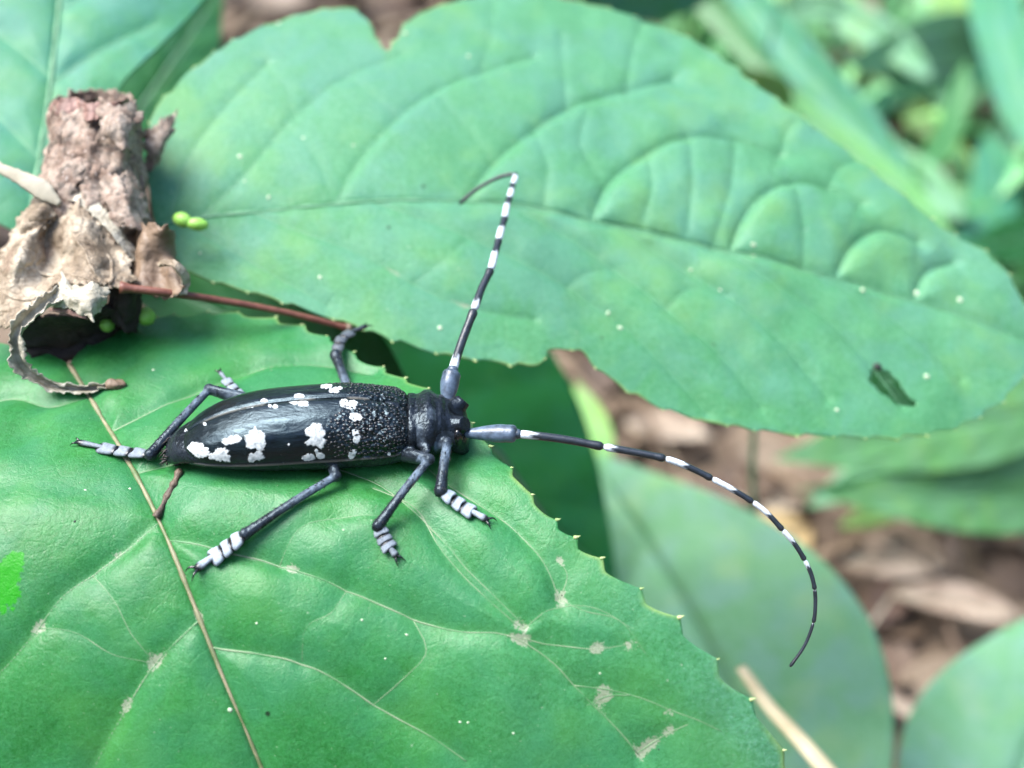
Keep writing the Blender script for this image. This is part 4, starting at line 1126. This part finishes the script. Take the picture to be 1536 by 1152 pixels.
def make_spot(par, sd, zx, zy, lobes):
    """lobes: (dx, dy, r) in the enlarged photo's pixels about the spot centre; scale 3.072"""
    k = 3.072
    cp = np.array((220 + zx / k, 540 + zy / k))
    gu, gv = np.meshgrid(np.linspace(.005, .995, 240), np.linspace(.01, .99, 200), indexing='ij')
    P = elytron(gu, gv, sd)
    vis = (elytron_n(gu, gv, sd) * nrm(CAM - P)).sum(-1) > 0.03
    d = np.linalg.norm(proj(P) - cp, axis=-1) + np.where(vis, 0, 1e4)
    i = np.unravel_index(np.argmin(d), d.shape)
    u0, v0 = gu[i], gv[i]
    na, nr_ = 56, 7
    th = np.linspace(0, 2 * math.pi, na, endpoint=False)
    dr = np.stack([np.cos(th), np.sin(th)], 1)
    rad = np.zeros(na)
    for (lx, ly, r) in lobes:
        c = np.array((lx, ly)) / k
        r = r / k
        b = dr @ c
        disc = b * b - (c @ c - r * r)
        rad = np.maximum(rad, np.where(disc > 0, b + np.sqrt(np.maximum(disc, 0)), 0))
    rad = np.maximum(rad, 1.0)
    rad *= 1.04 + 0.20 * vnoise(np.cos(th) * 2 + zx, np.sin(th) * 2 + zy, 1.3, 8) + 0.26 * vnoise(np.cos(th) * 7 + zx, np.sin(th) * 7, 1.0, 9)
    fr = np.array((0.0, .3, .55, .75, .9, 1.0, 1.02))
    tgt = cp + (rad[None, :, None] * fr[:, None, None]) * dr[None]
    tgt = tgt.reshape(-1, 2)
    u, v = np.full(len(tgt), u0), np.full(len(tgt), v0)
    for it in range(12):                                 # where on the wing case is each outline point
        q = proj(elytron(u, v, sd)); e = 1e-3
        ju = (proj(elytron(u + e, v, sd)) - q) / e
        jv = (proj(elytron(u, v + e, sd)) - q) / e
        det = ju[:, 0] * jv[:, 1] - ju[:, 1] * jv[:, 0]
        det = np.where(np.abs(det) < 200, np.sign(det) * 200 + 1e-9, det)
        w_ = tgt - q
        du = (w_[:, 0] * jv[:, 1] - w_[:, 1] * jv[:, 0]) / det
        dv = (ju[:, 0] * w_[:, 1] - ju[:, 1] * w_[:, 0]) / det
        u = np.clip(u + np.clip(du, -.04, .04), .004, .992)
        v = np.clip(v + np.clip(dv, -.08, .08), .012, .985)
    P = elytron(u, v, sd)
    N = elytron_n(u, v, sd)
    lift = np.repeat(np.array((.0045, .0045, .004, .004, .0035, .002, -.004)), na)
    lift = lift + 0.0025 * np.repeat(fr < .95, na) * vnoise(tgt[:, 0], tgt[:, 1], .5, 3)
    V = P + N * lift[:, None]
    F = []
    for a in range(nr_ - 1):
        for j in range(na):
            j2 = (j + 1) % na
            F.append((a * na + j, (a + 1) * na + j, (a + 1) * na + j2, a * na + j2))
    n0 = (np.cross(V[F[80][1]] - V[F[80][0]], V[F[80][2]] - V[F[80][0]])) @ N[F[80][0]]
    if n0 < 0:
        F = [f[::-1] for f in F]
    obj('white_spot', V, F, M['spot'], par, {'fade': np.repeat(np.array((.15, .25, .45, .62, .76, .90, 1.1)), na)})

near_spots = [
    (240, 415, [(0, 0, 34), (-25, -12, 22), (25, 8, 24), (10, 20, 16), (-5, -24, 14)]),
    (338, 437, [(0, 0, 30), (-32, 5, 16), (28, 8, 22), (22, -14, 18), (40, 24, 8)]),
    (390, 370, [(0, 0, 20), (-24, 6, 18), (26, -6, 20), (40, -4, 12)]),
    (500, 372, [(0, -20, 36), (-26, -10, 24), (-14, 14, 26), (22, 26, 22), (26, -8, 22), (30, -24, 14), (-8, -38, 10)]),
    (502, 443, [(-16, 8, 20), (14, -2, 22), (26, 2, 14), (-28, 14, 8)]),
    (776, 350, [(0, -22, 34), (16, -40, 18), (-26, -16, 20), (30, -12, 18), (-4, 24, 24), (24, 30, 24), (-34, 32, 14), (4, 8, 22)]),
    (744, 449, [(0, 0, 16), (-14, 2, 13), (14, -2, 14)]),
    (771, 452, [(0, 0, 6)]), (782, 418, [(0, 0, 8)]),
    (799, 441, [(0, 0, 15), (10, 2, 12), (-8, -4, 11)]),
    (964, 352, [(-2, -16, 17), (4, 14, 17), (10, 0, 11), (2, 26, 8)]),
    (948, 432, [(0, 0, 17), (-6, 12, 13), (8, -10, 12)]),
    (930, 203, [(-18, -4, 20), (16, 4, 22), (0, 8, 14), (30, 0, 12)]),
    (963, 262, [(0, 0, 20), (-14, -2, 15), (14, 2, 16)]),
    (1117, 433, [(0, 0, 8)]),
    (700, 200, [(-18, -4, 13), (10, 2, 14), (32, 2, 13), (-36, -8, 9)]),
    (592, 215, [(0, 0, 11), (6, 0, 8)]), (568, 211, [(0, 0, 8)]), (477, 215, [(-4, 0, 7), (8, 0, 6)]), (268, 296, [(0, 0, 8)]), (655, 390, [(0, 0, 5)]), (545, 385, [(0, 0, 6)]),
]
far_spots = [
    (541, 190, [(0, 0, 13), (8, 0, 10), (-8, -2, 9)]),
    (703, 168, [(0, 0, 14), (14, 2, 12), (-14, 0, 11)]),
    (828, 122, [(0, 0, 11), (-18, 1, 9), (16, -1, 10)]),
    (870, 138, [(0, 0, 14), (-20, 4, 10), (22, -8, 10), (10, 10, 8)]),
    (170, 342, [(0, 0, 18), (-12, 10, 13), (12, -10, 13)]),
]
for sd in (-1, 1):
    nu, nv = 260, 150
    u = np.linspace(0, 1, nu); v = np.linspace(0, 1, nv)
    gu, gv = np.meshgrid(u, v, indexing='ij')
    x, y, z = elytron_xyz(gu, gv, sd)
    # granules at the shoulders, long shallow dents and faint ribs
    z = z + 0.004 * np.sin(gv * 26) * np.clip((gu - .15) * 4, 0, 1) * np.clip((0.9 - gu) * 4, 0, 1) * 0.4
    P = BL(x, y, z)
    base = np.clip(1 - (gu - .10 - .12 * np.sin(gv * 2.4)) / .16, 0, 1) ** 1.3
    N = elytron_n(gu, gv, sd)
    cells = RNG.random((900, 2)) * (0.36, 1.0)
    rim = 0.30 * np.clip((gv - .975) / .02, 0, 1) * np.clip(0.2 + 1.6 * (vnoise(gu, gv, 9, 2) + .45), 0, 1) + np.clip(1 - gv / .012, 0, 1) * np.clip(vnoise(gu * 1.0, gv, 14, 4) * 3 + 0.5, 0, 1) * 0.8 * (gu > .12)
    Fq = gridF(nu, nv)
    if sd > 0:
        Fq = Fq[:, ::-1]
    e = obj('wing_case', P.reshape(-1, 3), Fq, M['elytra'], BT, {'base': base.ravel(), 'rim': np.clip(rim, 0, 1).ravel()})
    md = e.modifiers.new('thickness', 'SOLIDIFY'); md.thickness = 0.014; md.offset = -1
    # raised granules over the front of the wing case (real relief)
    gs = []
    rg = random.Random(40 + sd)
    cnt = 0
    placed = []
    while cnt < 420:
        a, b = rg.uniform(.01, .34), rg.uniform(.03, .95)
        if rg.random() > np.clip(1.05 - (a - .12 - .12 * math.sin(b * 2.4)) / .12, 0, 1):
            cnt += .15
            continue
        xx = np.array((a * EL, b * 0.62))
        if any(abs(xx[0] - p[0]) < .026 and abs(xx[1] - p[1]) < .026 for p in placed):
            cnt += .1
            continue
        placed.append(xx)
        c = elytron(np.array(a), np.array(b), sd); n = elytron_n(np.array(a), np.array(b), sd)
        r_ = rg.uniform(.007, .0145)
        t1 = nrm(np.cross(n, EX)); t2 = np.cross(n, t1)
        gs.append(ball(c, (r_, r_ * rg.uniform(1.1, 1.9), r_ * .5), 4, (t1, t2, n)))
        cnt += 1
    Vg_, Fg_ = join(gs)
    o = obj('granules', Vg_, Fg_, M['gloss'], e)
    o['kind'] = 'stuff'
    for s_ in (near_spots if sd < 0 else far_spots):
        make_spot(e, sd, *s_)

# ---- body: head, thorax, abdomen and legs as one continuous skin
sec = [  # x, half width, centre height, upper, lower
    (-2.29, .05, -.17, .04, .03), (-2.27, .12, -.16, .07, .05), (-2.21, .18, -.13, .11, .08), (-2.08, .25, -.07, .13, .09), (-1.88, .335, -.02, .13, .15), (-1.5, .40, 0, .20, .225), (-1.0, .42, 0, .24, .26),
    (-.5, .42, 0, .24, .27), (-.1, .395, 0, .22, .25), (-.01, .375, 0, .20, .22), (.035, .345, .0, .235, .18), (.06, .355, .0, .262, .18), (.09, .352, .0, .268, .18), (.115, .34, .0, .258, .18),
    (.16, .345, 0, .275, .165), (.22, .37, 0, .30, .17), (.28, .36, 0, .29, .17), (.325, .33, -.005, .26, .175), (.345, .318, -.005, .26, .175), (.385, .308, -.015, .252, .175),
    (.405, .285, -.015, .235, .165), (.43, .275, -.02, .235, .175), (.48, .275, -.03, .22, .21), (.53, .265, -.045, .20, .235), (.575, .235, -.06, .175, .24), (.605, .17, -.07, .13, .22), (.625, .05, -.08, .05, .10)]
sec = np.array(sec)
xs = np.unique(np.r_[np.linspace(-2.29, .625, 150), np.linspace(0, .62, 70)])
tq = (xs - sec[0, 0]) / (sec[-1, 0] - sec[0, 0])
S_ = spline(sec[:, 1:], tq, (sec[:, 0] - sec[0, 0]) / (sec[-1, 0] - sec[0, 0]))
nr_ = 48
ang = np.linspace(0, 2 * math.pi, nr_, endpoint=False)
ca, sa = np.cos(ang), np.sin(ang)
Yc = S_[:, 0:1] * np.sign(ca) * np.abs(ca) ** .85
Zc = S_[:, 1:2] + np.where(sa > 0, S_[:, 2:3] * np.abs(sa) ** .9, -S_[:, 3:4] * np.abs(sa) ** .8)
# ring grooves of the abdomen below, and a mid furrow between the antennae
grv = 1 - 0.07 * np.exp(-(((xs[:, None] + 2.2) % .29 - .145) / .03) ** 2) * (xs[:, None] < -.75)
Zc = np.where(sa[None] < 0, S_[:, 1:2] + (Zc - S_[:, 1:2]) * grv, Zc)
Zc = Zc - 0.05 * np.exp(-(Yc / .05) ** 2) * (sa[None] > 0) * np.clip((xs[:, None] - .42) / .06, 0, 1)
Vb = BL(np.repeat(xs[:, None], nr_, 1), Yc, Zc).reshape(-1, 3)
Fb = []
for i in range(len(xs) - 1):
    for j in range(nr_):
        j2 = (j + 1) % nr_
        Fb.append((i * nr_ + j, i * nr_ + j2, (i + 1) * nr_ + j2, (i + 1) * nr_ + j))
Fb += [tuple(range(nr_))[::-1], tuple((len(xs) - 1) * nr_ + j for j in range(nr_))]
skin = [(Vb, Fb)]
for sd in (-1, 1):                                       # the pointed thorn on either side of the thorax
    q = BL([.20, .21, .215, .205], [sd * .30, sd * .38, sd * .425, sd * .46], [.03, .045, .055, .065])
    skin.append(sweep(spline(q, 8), np.linspace(.085, .012, 8), 12))
    q = BL([.50, .56, .585], [sd * .13, sd * .155, sd * .17], [.10, .13, .15])            # antenna sockets
    skin.append(sweep(spline(q, 6), np.linspace(.10, .075, 6), 12))
    q = BL([.55, .585, .60], [sd * .14, sd * .10, sd * .03], [-.26, -.33, -.36])          # jaws
    skin.append(sweep(spline(q, 8), np.linspace(.075, .025, 8), 10))
q = BL([-.03, -.10, -.17], [0, 0, 0], [.275, .305, .318])                                  # scutellum
skin.append(sweep(spline(q, 6), np.linspace(.07, .02, 6), 10, rb=np.linspace(.03, .012, 6)))

LEGS = []
def leg(cox, knee, ankle, feet, fem, tib, wf):
    c = BL(*cox)
    cx0 = BL(cox[0], cox[1] * .6, cox[2] + .05)
    skin.append(sweep(spline(np.array([cx0, c]), 5), np.array((.10, .115, .12, .11, .08)), 12))
    tt = np.linspace(0, 1, 24)
    mid_ = (c + knee) / 2 + np.array((0, 0, .02))
    q = spline(np.array([c, mid_, knee]), 24)
    fr = 0.92 * fem * (0.72 + 0.42 * np.sin(np.pi * np.clip(tt * 1.05 - .1, 0, 1)) + 0.02)
    skin.append(sweep(q, fr * .78, 12, rb=fr))
    skin.append(ball(knee, fem * .80, 7))
    dirn = nrm(ankle - knee)
    mid_ = (knee + ankle) / 2 + np.array((0, 0, .018))
    q = spline(np.array([knee, mid_, ankle]), 24)
    tr = 0.90 * tib * (0.82 + 0.10 * np.sin(tt * 3) + 0.42 * np.clip((tt - .55) / .45, 0, 1) ** 1.4)
    skin.append(sweep(q, tr, 12, rb=tr * .88))
    skin.append(ball(ankle, tib * 1.18, 6))
    for k in (-1, 1):                                    # tibial spurs
        sdv = nrm(np.cross(dirn, (0, 0, 1.0)))
        skin.append(sweep(np.array([ankle, ankle + dirn * tib * 1.2 + sdv * k * tib * .7]), np.array((tib * .35, .006)), 6))
    LEGS.append((c, knee, ankle, [ankle] + feet, fem, tib, wf))

_bv = lookup(LEAF1)
def on(px, py, lift=0.0):
    h_, n_, _i, _d = _bv.ray_cast(Vector(CAM), Vector(ray(px, py)))
    n_ = np.array(n_)
    if n_ @ ray(px, py) > 0:
        n_ = -n_
    p = np.array(h_) + n_ * lift
    r = ray(px, py)                                      # keep to the line of sight while lifting
    return CAM + r * ((p - CAM) @ n_ / (r @ n_))
leg((-.72, -.20, -.15), at_y(504, 714, -1.62), on(368, 801, .10), [on(330, 830, .055), on(293, 857, .03)], .072, .052, .098)
leg((-.22, -.20, -.15), at_y(644, 689, -1.56), on(567, 789, .10), [on(580, 815, .05), on(597, 838, .025)], .070, .052, .075)
leg((.14, -.17, -.15), at_y(671, 664, -1.36), on(661, 736, .11), [on(694, 760, .05), on(733, 783, .025)], .072, .058, .080)
leg((-.72, .20, -.15), at_y(314, 584, -.52), on(226, 682, .09), [on(170, 675, .05), on(114, 664, .02)], .075, .055, .070)
leg((-.22, .20, -.15), at_y(452, 598, -.40), on(366, 597, .07), [on(346, 578, .06), on(328, 557, .09)], .065, .048, .055)
leg((.14, .17, -.15), at_y(527, 600, -.35), at(504, 533, 11.75), [at(512, 509, 11.95), at(551, 490, 12.2)], .070, .062, .070)

V_, F_ = join(skin)
me = mesh_data('tmp_skin', V_, F_)
tmp = bpy.data.objects.new('tmp_skin', me)
sc.collection.objects.link(tmp)
rm = tmp.modifiers.new('r', 'REMESH'); rm.mode = 'VOXEL'; rm.voxel_size = 0.011
smo = tmp.modifiers.new('s', 'SMOOTH'); smo.factor = 0.5; smo.iterations = 3
dg = bpy.context.evaluated_depsgraph_get()
ev = tmp.evaluated_get(dg).to_mesh()
co = np.empty(len(ev.vertices) * 3, np.float32); ev.vertices.foreach_get('co', co); co = co.reshape(-1, 3).astype(float)
fc = [tuple(p.vertices) for p in ev.polygons]
tmp.evaluated_get(dg).to_mesh_clear()
bpy.data.objects.remove(tmp)
def seg_pd(P, a, b):
    d = b - a
    t_ = np.clip((P - a) @ d / (d @ d), 0, 1)
    return np.linalg.norm(P - a - t_[:, None] * d, axis=1), t_
down = np.zeros(len(co))
leg_mask = np.zeros(len(co))
for (c, kn, an, ft, fem, tib, wf) in LEGS:
    d, t_ = seg_pd(co, kn, an)
    m = d < tib * 2.0
    down = np.where(m, np.maximum(down, np.clip(1.0 - (t_ - .35) / .35, .10, 1) * np.clip(t_ / .06, .2, 1)), down)
    leg_mask = np.maximum(leg_mask, m)
    d, t_ = seg_pd(co, c, kn)
    m = (d < fem * 1.5) & (t_ > .1)
    down = np.where(m, np.maximum(down, (0.45 if kn[1] > -.9 else 0.12) * np.clip((.93 - t_) / .1, 0, 1)), down)
    leg_mask = np.maximum(leg_mask, m)
lx = (co - BO) @ EX; ly = (co - BO) @ EY; lz = (co - BO) @ EZ
bodym = (leg_mask < .5)
down = np.where(bodym & (lz < .02), .06, down)
down = np.where(bodym & (lx > .12) & (lx < .31) & (lz > -.02), np.clip(vnoise(lx * 1.0, ly, 7, 31) * 2.0 - .1, 0, .35), down)
# wrinkles across the thorax
wr = bodym & (lx > .05) & (lx < .42) & (lz > 0)
nn = np.zeros_like(co)
tri = np.array([f[:3] for f in fc])
fn = np.cross(co[tri[:, 1]] - co[tri[:, 0]], co[tri[:, 2]] - co[tri[:, 0]])
for k in range(3):
    np.add.at(nn, tri[:, k], fn)
nn = nrm(nn)
dsp = (0.010 * vnoise(lx * 3.0, ly, 8, 41) + 0.006 * vnoise(lx * 4, ly * 2, 14, 42)) * wr
co = co + nn * dsp[:, None]
obj('body', co, fc, M['body'], BT, {'down': down})

for sd in (-1, 1):                                       # eyes curve round the antenna bases
    V_, F_ = ball(BL(.505, sd * .225, .015), (.05, .055, .11), 12, (EX, EY, EZ))
    obj('eye', V_, F_, M['gloss'], BT)
# bristles at the tail tip
rb_ = random.Random(3)
hp = []
for k in range(46):
    a = BL(rb_.uniform(-2.28, -2.12), rb_.uniform(-.17, .17), rb_.uniform(-.24, -.06))
    e_ = a + EX * rb_.uniform(-.10, -.02) + EZ * rb_.uniform(-.09, .01) + EY * rb_.uniform(-.05, .03)
    hp.append(sweep(spline(np.array([a, (a + e_) / 2 + EZ * .01, e_]), 4), np.array((.008, .008, .005, .001)), 5))
V_, F_ = join(hp)
o = obj('bristles', V_, F_, M['hair'], BT); o['kind'] = 'stuff'
q = BL([-2.22, -2.27, -2.29], [-.03, -.05, -.07], [-.18, -.23, -.27])
Vt, Ft = sweep(spline(q, 8), np.linspace(.04, .008, 8), 7)
obj('tail_spike', Vt, Ft, M['hair'], BT)

hp, rh = [], random.Random(9)
for (c, kn, an, ft, fem, tib, wf) in LEGS:
    ax = nrm(an - kn)
    for k in range(70):
        f_ = rh.uniform(.12, .98)
        n_ = np.array((rh.gauss(0, 1), rh.gauss(0, 1), rh.gauss(0, 1))); n_ = nrm(n_ - ax * (n_ @ ax))
        r_ = 0.9 * tib * (0.8 + .42 * max(0, (f_ - .55) / .45) ** 1.4) * .9
        p_ = kn + (an - kn) * f_ + np.array((0, 0, .018)) * math.sin(math.pi * f_) + n_ * r_
        hp.append(sweep(np.array([p_, p_ + (n_ * .7 + ax * .9) * rh.uniform(.022, .04)]), np.array((.0035, .0008)), 4))
V_, F_ = join(hp)
o = obj('leg_hair', V_, F_, M['hair'], BT); o['kind'] = 'stuff'

# ---- feet
def pad(path, f0, f1, w0, w1, up, last=False):
    n, m = 14, 14
    tt = np.linspace(0, 1, n)
    q = spline(path, f0 + (f1 - f0) * tt)
    T = nrm(np.gradient(q, axis=0))
    U = nrm(up - T * (T @ up)[:, None])
    B = np.cross(T, U)
    w_ = (w0 + (w1 - w0) * np.sin(np.clip(tt * 1.25, 0, 1) * math.pi / 2)) * np.sqrt(np.clip(1 - np.clip((tt - .72) / .30, 0, 1) ** 2, .02, 1))
    a = np.linspace(0, 2 * math.pi, m, endpoint=False)
    notch = 0.30 * (f1 - f0) * np.clip((tt - .6) / .4, 0, 1)[:, None] * (1 - np.abs(np.cos(a))[None]) * np.linalg.norm(path[-1] - path[0])
    V = q[:, None] + B[:, None] * (np.cos(a)[None] * w_[:, None])[..., None] + U[:, None] * (np.sin(a)[None] * w_[:, None] * .50)[..., None] - T[:, None] * notch[..., None]
    sinA = np.sin(a)[None] + 0 * tt[:, None]
    tg = tt[:, None] + 0 * a[None]
    white = np.clip((sinA + .15) / .2, 0, 1) * np.clip((tg - .10) / .12, 0, 1) * np.clip((.93 - tg) / .12, 0, 1)
    under = np.clip((-sinA - .45) / .2, 0, 1)
    V = V.reshape(-1, 3)
    F = []
    for i in range(n - 1):
        for j in range(m):
            j2 = (j + 1) % m
            F.append((i * m + j, i * m + j2, (i + 1) * m + j2, (i + 1) * m + j))
    F += [tuple(range(m))[::-1], tuple((n - 1) * m + j for j in range(m))]
    return V, F, {'white': white.ravel(), 'under': under.ravel()}

for li, (c, kn, an, ft, fem, tib, wf) in enumerate(LEGS):
    path = np.array([ft[0] + (ft[1] - ft[0]) * 0.08] + ft[1:])
    up = S1.N if li < 5 else nrm(UP - FWD * .6)
    if li == 1:
        up = nrm(S1.N + RIGHT * -.3)
    pal = spline(path, 40)
    q = spline(path, np.linspace(.52, 1.0, 14))
    r_ = wf * np.array((.30, .30, .30, .31, .32, .34, .36, .38, .40, .43, .46, .46, .40, .2))
    V_, F_ = sweep(q + up * wf * .22, r_, 10, rb=r_ * .8, up=up)
    a_ = np.zeros(len(V_)); 
    wz = np.clip((np.arange(len(V_)) // 10 - 1) / 3, 0, 1) * np.clip((11 - np.arange(len(V_)) // 10) / 2, 0, 1)
    top = np.clip(((V_ - np.repeat(np.vstack([q, q[-1:]]), 10, 0)[:len(V_)]) @ up) / (wf * .4), 0, 1)
    tr_ = obj('foot', V_, F_, M['foot'], BT, {'white': wz * top * (.9, .5, .9, .5, .5, .1)[li], 'under': a_})
    for k, (f0, f1) in enumerate(((0.0, .27), (.24, .48), (.44, .72))):
        Vp, Fp, A_ = pad(path, f0, f1, wf * (.82 if k else .66), wf * (1.0, 1.0, 1.05)[k], up)
        A_['white'] = A_['white'] * (1, .65, 1, .6, .7, .22)[li]
        obj('foot_segment', Vp, Fp, M['foot'], tr_, A_)
    T = nrm(q[-1] - q[-4])
    B = np.cross(T, up)
    for s_ in (-1, 1):
        e0 = q[-2] + up * wf * .22
        cl = np.array([e0 + B * s_ * wf * .2, e0 + T * wf * .55 + B * s_ * wf * .55 + up * wf * .15, e0 + T * wf * .95 + B * s_ * wf * .75 - up * wf * .25])
        Vt, Ft = sweep(spline(cl, 8), np.linspace(wf * .17, wf * .03, 8), 7)
        obj('claw', Vt, Ft, M['gloss'], tr_)

# ---- antennae
def antenna(base, px, deps, marks, radii, scape_n, whites):
    """px: photo path; marks: fractions between segments measured in that path's own point index"""
    P3 = np.array([at(x, y, d) for (x, y), d in zip(px, deps)])
    idx = np.arange(len(px)) / (len(px) - 1)
    def seg(i0, i1, n):
        return spline(P3, np.linspace(i0, i1, n) / (len(px) - 1), idx)
    def tube(i0, i1, r0, r1, wfrac, blue, nm, par, club=0.0):
        n = 30
        q = seg(i0, i1, n)
        tt = np.linspace(0, 1, n)
        rr_ = (r0 + (r1 - r0) * tt) * (1 + 0.22 * np.clip((tt - .82) / .15, 0, 1) + club * np.sin(np.pi * np.clip(tt, 0, 1) ** 1.3))
        rr_[0] *= .55; rr_[1] *= .85; rr_[-1] *= .55; rr_[-2] *= .9
        V_, F_ = sweep(q, rr_, 12)
        ring = np.minimum(np.arange(len(V_)) // 12, n - 1)
        ring[-2:] = (0, n - 1)
        tv = tt[ring] + 0.05 * np.sin(np.arange(len(V_)) * 2.1)
        wh = np.clip((wfrac - tv) / .05, 0, 1)
        return obj(nm, V_, F_, M['antenna'], par, {'white': wh, 'blue': np.full(len(V_), blue) * np.clip(1 - np.abs(tv - .5) * .6, 0, 1)})
    root = tube(0, marks[0], radii[0] * .55, radii[0], 0, 0.9, 'antenna', BT, club=.55)
    for k in range(len(marks) - 1):
        tube(marks[k], marks[k + 1], radii[k + 1], radii[k + 1] * .93, whites[k], .12, 'antenna_segment', root)
    V_, F_ = ball(seg(marks[0], marks[0] + .01, 2)[0], radii[1] * 1.25, 7)
    obj('antenna_segment', V_, F_, M['antenna'], root, {'white': np.zeros(len(V_)), 'blue': np.full(len(V_), .5)})

# antenna on the side of the observer
pxa = [(692, 650), (735, 650), (776, 651), (840, 658), (905, 670), (950, 678), (998, 688), (1034, 701), (1068, 718), (1100, 735), (1129, 753), (1153, 772), (1174, 795), (1192, 816), (1207, 840), (1217, 862), (1222, 884), (1223, 908), (1220, 934), (1207, 968), (1185, 1000)]
depa = np.interp(np.arange(21), [0, 2, 6, 12, 20], [10.45, 10.35, 10.3, 10.35, 10.5])
antenna(None, pxa, depa, [2, 4, 6, 8, 10, 12, 14, 16, 18, 20], [.067, .040, .036, .032, .029, .027, .025, .022, .019, .016], None, [.22, .17, .42, .52, .50, .42, .22, 0, 0])
# antenna on the far side, rising and receding
pxb = [(671, 616), (673, 585), (679, 556), (693, 512), (711, 465), (722, 434), (736, 404), (742, 382), (748, 360), (752, 344), (757, 327), (760, 311), (764, 297), (767, 287), (769, 277), (772, 270), (772, 262), (758, 263), (737, 271), (712, 286), (689, 306)]
depb = np.interp(np.arange(21), [0, 2, 4, 6, 8, 10, 12, 14, 16, 20], [10.75, 10.85, 11.2, 11.55, 11.9, 12.2, 12.45, 12.65, 12.8, 13.0])
antenna(None, pxb, depb, [2, 4, 6, 8, 10, 12, 14, 16, 20], [.072, .047, .043, .041, .040, .038, .036, .033, .024], None, [.22, .17, .55, .55, .62, .6, .8, 0])

# withered scrap that touches the leaf under the tail
sa_, sb_ = at(270, 704, (BL(-2.1, -.10, -.1) - CAM) @ FWD), on(239, 768, .03)
q = spline(np.array([sa_, sa_ * .66 + sb_ * .34 + UP * .02 + RIGHT * .02, sa_ * .34 + sb_ * .66 - UP * .01, sb_, on(234, 776, .03)]), 26)
Vt, Ft = sweep(q, np.r_[np.linspace(.030, .034, 18), np.linspace(.034, .05, 8)] * (1 + .7 * fbm(q, 14, 1, 3)), 9)
tag(obj('withered_scrap', Vt, Ft, M['scrap'], None), 'thin brown withered scrap between the beetle tail and the leaf midrib', 'plant scrap')
